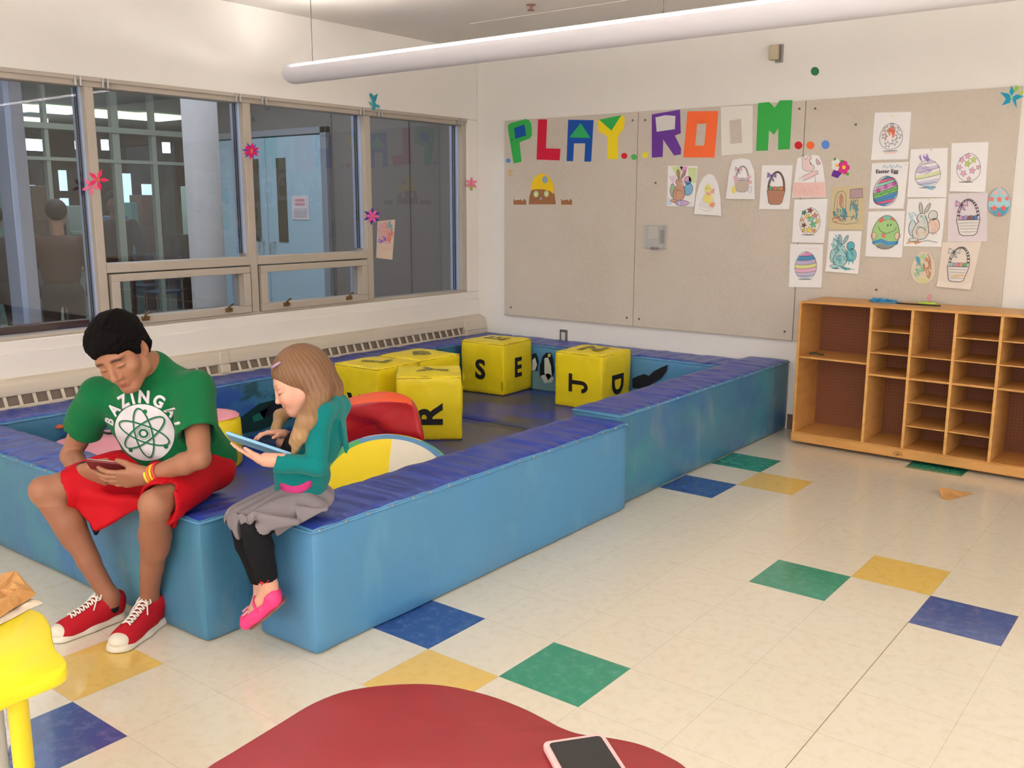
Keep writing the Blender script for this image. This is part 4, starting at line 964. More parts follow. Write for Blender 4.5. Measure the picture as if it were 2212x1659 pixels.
s=Sheet([(1768,650),(1998,640),(1995,930),(1763,932)],curl=.006,paper=(232,222,228))
basket(s,.52,.72,1.0,None,[(-.2,(196,150,206)),(-.06,(180,140,206)),(.06,(120,80,76)),(.2,(60,110,186))],(226,160,210),(236,210,226),.016); s.fill(ell(.5,.05,.016,.016,8),(190,180,170),5)
s.done('drawing of a white basket with blue and purple eggs')
s=Sheet([(1733,935),(1962,930),(1900,1213),(1700,1195)],curl=.02,paper=(238,226,216))
basket(s,.52,.70,1.0,None,[(-.2,(140,206,180)),(-.06,(214,160,206)),(.06,(236,140,130)),(.2,(90,190,110))],(226,220,216),(236,226,216),.016); s.scrib(.5,.94,.2,.08,(240,200,140),12,.02,.1,3,6)
s.done('drawing of a basket with green and pink eggs, lowest at the right')
s=Sheet([(1550,988),(1692,988),(1692,1182),(1550,1182)],curl=.01,outline=egg(.5,.65,.5,.64,28,.08),paper=(226,214,194))
s.scrib(.66,.62,.16,.5,(190,120,90),34,.05,1.5,2,1); s.scrib(.3,.72,.18,.3,(110,196,150),26,.04,.8,3,1); s.scrib(.28,.38,.1,.14,(60,160,190),14,.04,1.8,4,1.4); s.scrib(.5,1.15,.3,.07,(216,220,130),12,.05,.2,5,1); s.scrib(.45,.2,.15,.1,(170,206,140),10,.04,-.4,6,1)
s.done('egg shaped cut out scribbled brown and green, just above the cubby shelf')
s=Sheet([(2002,612),(2136,610),(2134,784),(2002,786)],curl=.01,outline=egg(.5,.65,.5,.64,28,0),paper=(172,216,228))
s.fill([(.06,.86),(.25,.92),(.5,.90),(.78,.92),(.95,.84),(.84,1.10),(.66,1.26),(.5,1.29),(.34,1.26),(.14,1.08)],(52,150,190),1)
for (x,y,r_,c) in ((.34,.24,.13,(248,170,150)),(.68,.24,.13,(250,180,164)),(.16,.52,.14,(240,96,80)),(.50,.54,.15,(240,92,76)),(.84,.50,.13,(240,110,92)),(.28,.92,.16,(238,78,66)),(.68,.92,.16,(238,78,66)),(.48,1.20,.12,(236,70,60)),(.5,.05,.10,(248,200,188))): s.fill(star(x,y,r_,q=.5),c,3); s.line(star(x,y,r_,q=.5),.014,(236,226,226),2.5,True)
s.line(egg(.5,.65,.49,.63,28,0),.014,(150,110,110),5,True)
s.done('egg shaped cut out with red stars on blue, by the right board edge')
def petal(cx,cy,r,a,w=.42):
    return [(cx,cy),(cx+r*.55*math.cos(a-w),cy+r*.55*math.sin(a-w)),(cx+r*math.cos(a),cy+r*math.sin(a)),(cx+r*.55*math.cos(a+w),cy+r*.55*math.sin(a+w))]
def flower(cx,cy,r,n,a0,w=.42): return [petal(cx,cy,r,a0+2*PI*k/n,w) for k in range(n)]
def fcut(label,layers,fn,name='paper_flower',thick=.0015):
    b=MB()
    for pts,col,ly in layers: b.prism(pts,fn,.0015+.0012*ly,.0003,0,col)
    return tagset(b.build(name,M['paper']),label,'paper flower')
wf=wallfn(YB)
Z=lambda L_:[([z8(*q) for q in p],c,l) for p,c,l in L_]
fcut('purple and pink foam flowers stuck above the tan sheet',Z([([(1078,545),(1090,512),(1135,515),(1140,530),(1115,558)],(110,60,160),0),([(1092,440),(1105,437),(1108,462),(1098,462)],(70,150,80),0),([(1130,455),(1150,450),(1150,470),(1132,466)],(70,150,80),0),([(1165,520),(1185,530),(1178,545),(1164,538)],(120,190,70),0)]+[(ell(1108+18*math.cos(a),480+20*math.sin(a),14,15,12),(240,240,240),1+.1*k) for k,a in enumerate([.6*PI*j/1.5 for j in range(5)])]+[(ell(1112,484,9,9,12),(246,214,60),2)]+[(ell(1152+20*math.cos(a),495+24*math.sin(a),15,17,12),(216,60,140),2+.1*k) for k,a in enumerate([.4*PI*j for j in range(5)])]+[(ell(1154,494,11,12,12),(246,214,60),3)]),wf)
fcut('big teal paper flower at the top right corner of the board',[( [z8(*q) for q in p],(40,160,196),.3*k) for k,p in enumerate([[(2138,12),(2125,55),(2140,75),(2155,50)],[(2070,52),(2120,60),(2136,80),(2108,92)],[(2212,75),(2170,65),(2142,80),(2165,98)],[(2083,130),(2108,88),(2136,84),(2130,115)],[(2170,145),(2150,110),(2140,84),(2165,95)]])]+[([z8(*q) for q in [(2165,12),(2185,25),(2160,55),(2152,40)]],(150,206,80),0),([z8(*q) for q in [(2185,60),(2205,40),(2212,58),(2190,68)]],(190,216,80),0),([z8(*q) for q in ell(2140,80,7,9,10)],(180,220,120),2)],wf)
# flowers stuck on the window frames
def winfn(x): return lambda u,v,d:(lambda p:Vector((x+d,p.y,p.z)))(on_x(u,v,x))
xg=XL-.012+.002
fcut('pink and magenta paper flower on the first window mullion',[(p,(236,60,110),.2*k) for k,p in enumerate(flower(211,388,25,5,-1.2,.35))]+[(p,(250,120,160),-.1) for p in flower(196,402,22,5,.2,.35)]+[(ell(211,387,4,5,8),(210,110,80),1.5)],winfn(xg))
fcut('magenta and purple paper flower on the second window mullion',[(p,(120,70,180),-.1) for p in flower(541,326,19,6,-.9,.3)]+[(p,(226,30,100),.5+.1*k) for k,p in enumerate(flower(543,326,18,6,-.4,.4))]+[(ell(543,326,3,5,8),(210,120,80),1.5)],winfn(xg))
fcut('pink and purple paper flower on the third window mullion',[(p,(90,60,170),-.1) for p in flower(803,467,20,6,-1.5,.3)]+[(p,(250,110,170),.5+.1*k) for k,p in enumerate(flower(804,467,16,6,-1.0,.4))]+[(ell(804,467,3,3,8),(240,120,120),1.5)],winfn(xg))
fcut('small pink paper flower on the wall at the window end',[(p,(250,130,170),.1*k) for k,p in enumerate(flower(1018,397,15,6,-1.5,.4))]+[([(1015,400),(1021,400),(1020,412),(1016,410)],(180,190,80),1)],winfn(XL+.002))
fcut('teal paper flower above the window by the third mullion',[([(798,204),(806,222),(810,222),(806,206),(801,200)],(50,150,170),.1),([(816,202),(812,218),(806,226),(804,222),(810,206)],(50,150,170),.2),([(796,220),(806,222),(812,226),(802,228)],(90,180,180),.15),([(810,224),(820,228),(819,234),(810,230)],(60,160,176),.1),([(805,222),(812,222),(810,238),(804,238)],(60,160,176),.25)],winfn(XL+.007))
# crayon drawing taped beside the third mullion
s=Sheet([(815,478),(853,474),(847,561),(812,557)],H=1.9,curl=.0,zz=lambda x,y:(x,y),paper=(226,206,190),plane=lambda u,v,d:(lambda p:Vector((XL-.058+d,p.y,p.z)))(on_x(u,v,XL-.058)))
s.fill([(.05,.1),(.7,.02),(.9,.5),(.8,1.15),(.06,1.1)],(214,170,180),1); s.scrib(.35,.5,.3,.4,(232,140,130),26,.05,.8,2,2); s.scrib(.3,.95,.25,.18,(130,90,190),20,.05,.3,3,3); s.scrib(.72,.45,.2,.35,(80,170,180),18,.05,2,4,3); s.scrib(.75,.8,.18,.25,(232,100,80),18,.05,1.2,5,4)
for k in range(4): s.line([(.3+.15*k,1.45),(.34+.15*k,1.32),(.38+.15*k,1.45)],.02,(236,160,150),3)
s.done('crayon drawing taped on the glass right of the third mullion')
# ================================================================== CUBBY SHELF
def shelf():
    x0=-.425; rot=-.028; t=empty('cubby_shelf',(x0,3.50,0),'long light wood cubby shelf standing against the wall under the egg drawings','shelf')
    T=Matrix.Translation((x0,3.50,0))@Matrix.Rotation(rot,4,'Z')@Matrix.Translation((-x0,-3.50,0))
    yf,yb=3.50,3.835; cols=[-.425,.015,.248,.482,.716,.95,1.18,1.62]; zt,zb=.905,.078; th=.016
    def bx(name,m,*q,bev=.002,par=t):
        b=MB(); b.box(*q,T=T); return b.build(name,m,par,bevel=bev)
    # top with rounded front corner, sides
    b=MB(); R=.03; n=6
    out=[(cols[0],zb-.03)]+[(cols[0]+R-R*math.cos(a),zt-R+R*math.sin(a)) for a in [PI/2*k/n for k in range(n+1)]]+[(cols[-1]-R+R*math.sin(a),zt-R+R*math.cos(a)) for a in [PI/2*k/n for k in range(n+1)]]+[(cols[-1],zb-.03)]
    inn=[(cols[0]+th,zb-.03)]+[(cols[0]+th+.014-.014*math.cos(a),zt-th-.014+.014*math.sin(a)) for a in [PI/2*k/n for k in range(n+1)]]+[(cols[-1]-th-.014+.014*math.sin(a),zt-th-.014+.014*math.cos(a)) for a in [PI/2*k/n for k in range(n+1)]]+[(cols[-1]-th,zb-.03)]
    m=len(out); V=[T@Vector((x,y,z)) for y in (yf,yb) for (x,z) in out+inn]
    F=[]
    for i in range(m-1):
        F+= [(i,i+1,m+i+1,m+i),(2*m+i,2*m+i+1,3*m+i+1,3*m+i),(i,i+1,2*m+i+1,2*m+i),(m+i,m+i+1,3*m+i+1,3*m+i)]
    F+=[(0,m,3*m,2*m),(m-1,2*m-1,4*m-1,3*m-1)]
    b.add(V,F); b.build('outer_case',M['wood'],t,bevel=.0015)
    bx('base_board',M['wood'],cols[0]-.003,cols[-1]+.003,yf-.012,yb,.018,.074,bev=.006)
    bx('bottom_panel',M['wood'],cols[0]+th,cols[-1]-th,yf+.002,yb-.006,zb-.014,zb)
    # pegboard back
    pg=mat('pegboard_brown',(132,82,58),.7,.3); nt=pg.node_tree; bs=nt.nodes['Principled BSDF']; tc=nt.nodes.new('ShaderNodeTexCoord'); sp=nt.nodes.new('ShaderNodeSeparateXYZ'); nt.links.new(tc.outputs['Object'],sp.inputs[0])
    L=[]
    for a in (0,2):
        mo=nt.nodes.new('ShaderNodeMath'); mo.operation='PINGPONG'; mo.inputs[1].default_value=.0095; nt.links.new(sp.outputs[a],mo.inputs[0]); pw=nt.nodes.new('ShaderNodeMath'); pw.operation='POWER'; pw.inputs[1].default_value=2; nt.links.new(mo.outputs[0],pw.inputs[0]); L.append(pw)
    ad=nt.nodes.new('ShaderNodeMath'); nt.links.new(L[0].outputs[0],ad.inputs[0]); nt.links.new(L[1].outputs[0],ad.inputs[1]); lt=nt.nodes.new('ShaderNodeMath'); lt.operation='LESS_THAN'; lt.inputs[1].default_value=.0028**2; nt.links.new(ad.outputs[0],lt.inputs[0])
    mx=nt.nodes.new('ShaderNodeMix'); mx.data_type='RGBA'; nt.links.new(lt.outputs[0],mx.inputs[0]); mx.inputs[6].default_value=(*lin((132,82,58)),1); mx.inputs[7].default_value=(*lin((92,54,38)),1); nt.links.new(mx.outputs[2],bs.inputs['Base Color'])
    b=MB(); b.box(cols[0]+th,cols[-1]-th,yb-.008,yb-.002,zb,zt-th,T=T); b.build('back_panel',pg,t)
    for x in cols[1:-1]: bx('divider',M['woode'],x-.007,x+.009,yf+.002,yb-.008,zb,zt-th)
    H=zt-th; mid=.498; up=[mid+(H-mid)*k/3 for k in (1,2)]; lo=[zb+(mid-zb)*k/3 for k in (1,2)]
    rows=[[.560],[*up,mid],[up[0],mid,*lo],[*up,mid,*lo],[*up,mid],[up[0],mid,*lo],[.560]]
    for i,r_ in enumerate(rows):
        for z in r_:
            th2=.012 if abs(z-mid)<.001 or len(r_)==1 else .007
            bx('shelf_board',M['wood'],cols[i]+(th if i==0 else .009),cols[i+1]-(th if i==6 else .007),yf+.004,yb-.008,z-th2,z,bev=.001)
    b=MB(); fn=lambda x,z,d:T@Vector((x,yf-.012-d,z)); cx=.232
    for r0,r1 in ((.026,.0235),(.019,.017),(.011,.001)):
        pts=[(cx+r0*math.cos(a)*1.1,.034+r0*math.sin(a)) for a in [PI*k/12 for k in range(13)]]+[(cx+r1*math.cos(a)*1.1,.034+r1*math.sin(a)) for a in [PI-PI*k/12 for k in range(13)]]
        b.prism(pts,fn,.0,.0012)
    b.build('maker_mark',mat('brown_stamp',(120,78,40),.6),t)
    return T
TS=shelf()
# things on top of / in the shelf
zt=.906
b=MB(); r=random.Random(2)
for k in range(5):
    c=Vector((-.055+.022*k,3.70+.012*math.sin(k*2),zt)); b.tube([c+Vector((0,0,.006)),c+Vector((.03,-.01,.014+.006*(k%2))),c+Vector((.055,.015,.008))],.006,6)
b.tube([(-.06,3.69,zt+.004),(-.02,3.66,zt+.004),(.05,3.665,zt+.004),(.13,3.675,zt+.004)],.005,6); b.lathe([(.016,0),(.022,.008),(.016,.02),(.003,.024)],(-.035,3.705,zt),12)
tagset(b.build('ribbon_toy',mat('blue_ribbon',(60,150,206),.6),smooth=True),'crumpled light blue ribbon toy lying on top of the cubby shelf','ribbon')
b=MB(); b.box(.105,.35,3.655,3.675,zt,zt+.006); tagset(b.build('strap',M['black'],bevel=.002),'flat black strap lying on top of the cubby shelf beside the ribbon','strap')
b=MB(); b.tube([(.265+.045*math.cos(a),3.715+.02*math.sin(a),zt+.007) for a in [2*PI*k/20 for k in range(20)]],.007,8,closed=True,caps=False); tagset(b.build('ring_toy',mat('lime_plastic',(186,220,70),.5),smooth=True),'lime green ring lying on top of the cubby shelf behind the strap','ring')
b=MB(); p=on_y(2008,632,3.82); b.tube([(p.x-.002,3.82,zt+.0),(p.x-.006,3.823,zt+.025),(p.x,3.825,zt+.055)],.005,6); tagset(b.build('pipe_cleaner',mat('pink_fluff',(250,150,176),.8),smooth=True),'short pink pipe cleaner standing on the cubby shelf by the ring','pipe cleaner')
b=MB(); b.tube([(-.37,3.60,.566),(-.345,3.615,.572),(-.32,3.60,.566),(-.29,3.61,.566)],.006,6); b.lathe([(.014,0),(.018,.006),(.01,.014)],(-.365,3.605,.561),10); tagset(b.build('toy_scrap',mat('dark_olive',(70,66,50),.7),smooth=True),'small dark scrap lying in the upper left cubby of the shelf','scrap')
# paper scrap on the floor
b=MB(); P=[on_z(2035,1078,0),on_z(2050,1081,0),on_z(2103,1067,0),on_z(2036,1063,0)]
b.add([P[0]+Vector((0,0,.001)),P[1]+Vector((0,0,.001)),P[2]+Vector((0,0,.001)),P[3]+Vector((-.01,-.04,.034)),P[0]+Vector((0,.01,.0005)),P[1]+Vector((0,.01,.0005)),P[2]+Vector((0,.006,.0005)),P[3]+Vector((-.01,-.03,.032))],[(0,1,2,3),(7,6,5,4),(0,4,5,1),(1,5,6,2),(2,6,7,3),(3,7,4,0)])
tagset(b.build('paper_scrap',M['kraft']),'small folded brown paper triangle on the floor before the cubby shelf','paper scrap')

# ================================================================== TABLES IN FRONT
def smoothloop(pts,n=8):
    out=[]; N=len(pts)
    for i in range(N):
        p0,p1,p2,p3=[Vector(pts[(i+k-1)%N]) for k in range(4)]
        for j in range(n):
            t=j/n; out.append(.5*((2*p1)+(p2-p0)*t+(2*p0-5*p1+4*p2-p3)*t*t+(3*p1-p0-3*p2+p3)*t**3))
    return out
def table_top(loop,z0,z1,m,name,par,r=.006):
    b=MB(); n=len(loop); c=sum(loop,Vector((0,0)))/n; prof=[(z0,-r),(z0+r*.6,-r*.2),(z0+r,0),(z1-r,0),(z1-r*.5,-r*.2),(z1,-r)]
    vs=[]
    for z,o in prof:
        for i in range(n):
            a=loop[i-1];d=loop[(i+1)%n]; tg=(d-a).normalized(); nr=Vector((tg.y,-tg.x)); 
            if nr.dot(loop[i]-c)<0: nr=-nr
            q=loop[i]+nr*o; vs.append((q.x,q.y,z))
    fs=[(k*n+i,k*n+(i+1)%n,(k+1)*n+(i+1)%n,(k+1)*n+i) for k in range(5) for i in range(n)]+[tuple(range(n-1,-1,-1)),tuple(5*n+i for i in range(n))]
    b.add(vs,fs); o=b.build(name,m,par,smooth=True); o.data.set_sharp_from_angle(angle=.6); return o
zr=.72
pts=[on_z(u,v,zr) for u,v in ((440,1659),(500,1621),(600,1560),(680,1513),(760,1486),(870,1474),(960,1477),(1050,1496),(1125,1523),(1180,1550),(1215,1568),(1255,1581),(1310,1588),(1380,1602),(1440,1627),(1490,1660))]
loop=[(p.x,p.y) for p in pts]
loop+=[(1.30,-1.16),(1.33,-1.30),(1.22,-1.46),(1.21,-1.62),(1.02,-1.72),(.84,-1.68),(.72,-1.60)]
t=empty('round_lobed_table',(.95,-1.35,0),'red lobed table top in the foreground with a phone on it','table')
table_top([Vector(p) for p in smoothloop(loop,4)],zr-.026,zr,M['tabler'],'table_top',t)
for x,y in ((.80,-1.28),(1.16,-1.20),(1.06,-1.58),(.82,-1.56)):
    b=MB(); b.tube([(x,y,0),(x,y,zr-.026)],.018,14); b.build('leg',M['silver'],t,smooth=True).data.set_sharp_from_angle(angle=.8)
# phone on the red table
a=on_z(1170,1617,zr); c=on_z(1302,1597,zr); ex=(c-a); wd=ex.length; ex.normalize(); br=on_z(1350,1659,zr); ey=(br-c).normalized(); ey=Vector((ex.y,-ex.x,0))
if ey.dot(br-c)<0: ey=-ey
pc=a+ex*wd/2+ey*wd*.95
T=Matrix(((ex.x,ey.x,0,pc.x),(ex.y,ey.y,0,pc.y),(0,0,1,zr+.001),(0,0,0,1)))
def rrect(w,h,r,n=5):
    o=[]
    for (cx,cy,a0) in ((w-r,h-r,0),(-w+r,h-r,PI/2),(-w+r,-h+r,PI),(w-r,-h+r,1.5*PI)):
        o+=[(cx+r*math.cos(a0+PI/2*k/n),cy+r*math.sin(a0+PI/2*k/n)) for k in range(n+1)]
    return o
t=empty('smartphone',pc+Vector((0,0,zr*0)),'black smartphone in a pink case lying on the red table','phone')
fn=lambda x,y,d:T@Vector((x,y,d))
b=MB(); b.prism(rrect(wd/2,wd*.95,.010),fn,.0,.010); b.build('phone_case',M['phonepk'],t,bevel=.002)
b=MB(); b.prism(rrect(wd/2-.0075,wd*.95-.009,.006),fn,.0102,.0118); b.build('screen',M['phoneblk'],t,bevel=.0005)
# yellow table
zy=.50
yl=[(on_z(u,v,zy).x,on_z(u,v,zy).y) for u,v in ((20,1312),(62,1311),(92,1322),(108,1345),(112,1370),(120,1397),(138,1415),(145,1430),(135,1447),(90,1467),(40,1487),(0,1505),(-45,1522))]
yl+=[(-.24,-1.50),(-.36,-1.58),(-.46,-1.52),(-.56,-1.50),(-.68,-1.42),(-.66,-1.32),(-.67,-1.22)]
t=empty('flower_table',(-.4,-1.35,0),'low yellow wavy edged table at the left with a paper bag on it','table')
table_top([Vector(p) for p in smoothloop(yl,4)],zy-.036,zy,M['tabley'],'table_top',t,r=.010)
for x,y in ((-.190,-1.372),(-.56,-1.27),(-.42,-1.50)):
    b=MB(); b.tube([(x,y,.30),(x,y,zy-.036)],.0205,16); b.build('leg',M['yleg'],t,smooth=True).data.set_sharp_from_angle(angle=.8)
    b=MB(); b.tube([(x,y,0),(x,y,.305)],.0165,16); b.build('leg_foot',M['silver'],t,smooth=True).data.set_sharp_from_angle(angle=.8)
# paper bag and napkin on it
def crumple(name,px,z0,hh,m,label,cat,seed):
    c=sum((Vector(q) for q in px),Vector((0,0)))/len(px); n=len(px); b=MB(); rr=random.Random(seed); rings=[]
    base=[on_z(u,v,z0) for u,v in px]; cc=sum(base,Vector())/n
    for s,zz in ((1,.0015),(1.0,hh*.25),(.82,hh*.75),(.5,hh),(.2,hh*.8)):
        rings.append([cc+(p-cc)*s+Vector((rr.uniform(-.006,.006),rr.uniform(-.006,.006),zz+ (rr.uniform(-.4,.4)*hh if zz>.002 else 0))) for p in base])
    b.add([v for r_ in rings for v in r_],[(i*n+k,i*n+(k+1)%n,(i+1)*n+(k+1)%n,(i+1)*n+k) for i in range(4) for k in range(n)]+[tuple(range(n-1,-1,-1)),tuple(4*n+k for k in range(n))])
    o=b.build(name,m); tagset(o,label,cat); return o
crumple('paper_napkin',[(-40,1375),(0,1352),(30,1334),(60,1316),(91,1304),(84,1296),(40,1290),(0,1288),(-60,1310)],zy,.008,M['tissue'],'white paper napkin under the brown paper bag on the yellow table','napkin',4)
crumple('paper_bag',[(-40,1345),(0,1335),(26,1318),(52,1302),(77,1286),(62,1268),(36,1247),(10,1252),(-30,1258),(-70,1290)],zy+.010,.022,M['kraft'],'crumpled brown paper bag on the yellow table','paper bag',9)
# shiny foil wrapper under the yellow table
b=MB(); rr=random.Random(5); c=on_z(-22,1625,.0); n=14; rings=[]
for s,zz in ((1,.001),(1.05,.05),(.95,.12),(.7,.20),(.3,.24)):
    rings.append([c+Vector((math.cos(2*PI*k/n)*.075*s*(1+rr.uniform(-.25,.25)),math.sin(2*PI*k/n)*.075*s*(1+rr.uniform(-.25,.25)),zz+(rr.uniform(-.015,.015) if zz>.01 else 0))) for k in range(n)])
b.add([v for r_ in rings for v in r_],[(i*n+k,i*n+(k+1)%n,(i+1)*n+(k+1)%n,(i+1)*n+k) for i in range(4) for k in range(n)]+[tuple(range(n-1,-1,-1)),tuple(4*n+k for k in range(n))])
tagset(b.build('foil_bag',M['foil']),'shiny silver foil bag on the floor under the yellow table','bag')
# ================================================================== IMPLICIT SURFACES FOR BODIES AND CLOTHES
class SDF:
    def __init__(s,lo,hi,h):
        s.lo=np.array(lo,np.float32); s.h=h; s.n=np.ceil((np.array(hi)-s.lo)/h).astype(int)+1
        s.f=np.full(s.n,.05,np.float32)
    def region(s,lo,hi,pad):
        i0=np.maximum(np.floor((np.array(lo)-pad-s.lo)/s.h).astype(int),0); i1=np.minimum(np.ceil((np.array(hi)+pad-s.lo)/s.h).astype(int)+1,s.n)
        if np.any(i1<=i0): return None
        ax=[s.lo[a]+s.h*np.arange(i0[a],i1[a],dtype=np.float32) for a in range(3)]
        X,Y,Z=np.meshgrid(*ax,indexing='ij'); return tuple(slice(i0[a],i1[a]) for a in range(3)),X,Y,Z
    def comb(s,lo,hi,fn,k,op,pad=None):
        r=s.region(lo,hi,(pad if pad is not None else .03+k))
        if r is None: return s
        sl,X,Y,Z=r; d=fn(X,Y,Z).astype(np.float32); g=s.f[sl]
        if op=='sub':
            d=-d
            hh=np.clip(.5+.5*(d-g)/k,0,1) if k>0 else (d>g); s.f[sl]=(g*(1-hh)+d*hh+k*hh*(1-hh)) if k>0 else np.maximum(g,d)
        elif op=='add':
            if k>0:
                hh=np.clip(.5+.5*(g-d)/k,0,1); s.f[sl]=g*(1-hh)+d*hh-k*hh*(1-hh)
            else: s.f[sl]=np.minimum(g,d)
        elif op=='and':
            m=np.maximum(g,d); s.f[sl]=m
        return s
    def cone(s,a,b,ra,rb,k=.015,op='add',sq=None):
        """tapered limb from a to b. sq=(axis,factor): flattened along axis"""
        a=np.array(a,np.float32);b=np.array(b,np.float32);ab=b-a;L2=float(ab@ab)+1e-12;R=max(ra,rb)*(1.0 if not sq else max(1,sq[1]))
        def fn(X,Y,Z):
            px,py,pz=X-a[0],Y-a[1],Z-a[2]; t=np.clip((px*ab[0]+py*ab[1]+pz*ab[2])/L2,0,1)
            qx,qy,qz=px-t*ab[0],py-t*ab[1],pz-t*ab[2]
            if sq:
                n=np.array(sq[0],np.float32); n=n/np.linalg.norm(n); c=qx*n[0]+qy*n[1]+qz*n[2]; m=(1/sq[1]-1)*c; qx,qy,qz=qx+m*n[0],qy+m*n[1],qz+m*n[2]
            return np.sqrt(qx*qx+qy*qy+qz*qz)-(ra+(rb-ra)*t)
        return s.comb(np.minimum(a,b)-R,np.maximum(a,b)+R,fn,k,op)
    def ell(s,c,r,ax=None,k=.015,op='add'):
        """ellipsoid, radii r along the three unit axes ax"""
        c=np.array(c,np.float32); A=np.array(ax if ax is not None else np.eye(3),np.float32); R=max(r)
        def fn(X,Y,Z):
            px,py,pz=X-c[0],Y-c[1],Z-c[2]
            q=[(px*A[i][0]+py*A[i][1]+pz*A[i][2]) for i in range(3)]
            k0=np.sqrt(sum((q[i]/r[i])**2 for i in range(3))); k1=np.sqrt(sum((q[i]/(r[i]*r[i]))**2 for i in range(3)))+1e-9
            return k0*(k0-1)/k1
        return s.comb(c-R,c+R,fn,k,op)
    def tri(s,a,b,c,th,k=.01,op='add'):
        a,b,c=[np.array(v,np.float32) for v in (a,b,c)]
        def fn(X,Y,Z):
            P=np.stack([X,Y,Z],-1); n=np.cross(b-a,c-a); n=n/np.linalg.norm(n)
            def seg(p,q):
                d=q-p; t=np.clip(((P-p)@d)/(d@d),0,1)[...,None]; w=P-p-t*d; return (w*w).sum(-1)
            e=np.minimum(np.minimum(seg(a,b),seg(b,c)),seg(c,a))
            ins=((P-a)@np.cross(n,b-a)>=0)&((P-b)@np.cross(n,c-b)>=0)&((P-c)@np.cross(n,a-c)>=0)
            h=((P-a)@n)**2
            return np.sqrt(np.where(ins,h,e))-th
        m=np.stack([a,b,c]); return s.comb(m.min(0)-th,m.max(0)+th,fn,k,op)
    def plane(s,p,n):
        """keep the side the normal points away from"""
        n=np.array(n,np.float32); n=n/np.linalg.norm(n); p=np.array(p,np.float32)
        ax=[s.lo[a]+s.h*np.arange(s.n[a],dtype=np.float32) for a in range(3)]; X,Y,Z=np.meshgrid(*ax,indexing='ij')
        s.f=np.maximum(s.f,(X-p[0])*n[0]+(Y-p[1])*n[1]+(Z-p[2])*n[2]); return s
    def disp(s,fn):
        ax=[s.lo[a]+s.h*np.arange(s.n[a],dtype=np.float32) for a in range(3)]; X,Y,Z=np.meshgrid(*ax,indexing='ij')
        m=np.abs(s.f)<.03; s.f[m]+=fn(X[m],Y[m],Z[m]).astype(np.float32); return s
    def mesh(s):
        f=s.f; ins=f<0; nx,ny,nz=f.shape
        corners=[(i,j,k) for i in (0,1) for j in (0,1) for k in (0,1)]
        cs=[ins[i:nx-1+i,j:ny-1+j,k:nz-1+k] for i,j,k in corners]
        cnt=sum(c.astype(np.int8) for c in cs); act=(cnt>0)&(cnt<8); ci=np.argwhere(act)
        ids=-np.ones(act.shape,np.int64); ids[act]=np.arange(len(ci))
        acc=np.zeros((len(ci),3)); num=np.zeros(len(ci))
        for a in range(3):
            for u in (0,1):
                for v in (0,1):
                    o=[0,0,0]; b_,c_=[x for x in range(3) if x!=a]; o[b_]=u;o[c_]=v; o1=list(o);o1[a]=1
                    f0=f[ci[:,0]+o[0],ci[:,1]+o[1],ci[:,2]+o[2]]; f1=f[ci[:,0]+o1[0],ci[:,1]+o1[1],ci[:,2]+o1[2]]
                    m=(f0<0)!=(f1<0); t=np.where(m,f0/np.where(m,f0-f1,1),0)
                    p=np.tile(np.array(o,float),(len(ci),1)); p[:,a]+=t; acc[m]+=p[m]; num[m]+=1
        V=s.lo+s.h*(ci+acc/num[:,None]); F=[]
        for a in range(3):
            b_,c_=(a+1)%3,(a+2)%3; sl0=[slice(None)]*3; sl1=[slice(None)]*3; sl0[a]=slice(0,-1); sl1[a]=slice(1,None)
            x=ins[tuple(sl0)]!=ins[tuple(sl1)]; e=np.argwhere(x); e=e[(e[:,b_]>0)&(e[:,c_]>0)&(e[:,b_]<f.shape[b_]-1)&(e[:,c_]<f.shape[c_]-1)]
            q=[]
            for du,dv in ((-1,-1),(0,-1),(0,0),(-1,0)):
                g=e.copy(); g[:,b_]+=du; g[:,c_]+=dv; q.append(ids[g[:,0],g[:,1],g[:,2]])
            q=np.stack(q,1); fl=~ins[e[:,0],e[:,1],e[:,2]]; q[fl]=q[fl][:,::-1]; F.append(q)
        F=np.concatenate(F); return V,F[:,::1]
def sdf_obj(name,parts,mats,parent,colfn=None,smooth_it=1):
    """parts: list of SDF fields -> ONE mesh object"""
    VV=[];FF=[];n=0
    for g in parts:
        V,F=g.mesh()
        if smooth_it:
            for _ in range(smooth_it):
                acc=np.zeros_like(V); cnt=np.zeros(len(V))
                for a,b_ in ((0,1),(1,2),(2,3),(3,0)):
                    np.add.at(acc,F[:,a],V[F[:,b_]]); np.add.at(acc,F[:,b_],V[F[:,a]]); np.add.at(cnt,F[:,a],1); np.add.at(cnt,F[:,b_],1)
                V=V*.5+.5*acc/np.maximum(cnt,1)[:,None]
        VV.append(V); FF.append(F+n); n+=len(V)
    V=np.concatenate(VV); F=np.concatenate(FF)
    me=bpy.data.meshes.new(name); me.vertices.add(len(V)); me.vertices.foreach_set('co',V.astype(np.float32).ravel())
    me.loops.add(F.size); me.loops.foreach_set('vertex_index',F.ravel().astype(np.int32)); me.polygons.add(len(F)); me.polygons.foreach_set('loop_start',np.arange(0,F.size,4,dtype=np.int32))
    try: me.polygons.foreach_set('loop_total',np.full(len(F),4,np.int32))
    except Exception: pass
    me.update(calc_edges=True); me.validate()
    if colfn:
        at=me.color_attributes.new('Col','FLOAT_COLOR','POINT'); C4=np.ones((len(V),4),np.float32); C4[:,:3]=colfn(V); at.data.foreach_set('color',C4.ravel())
    o=link(name,me,mats,parent,True); return o
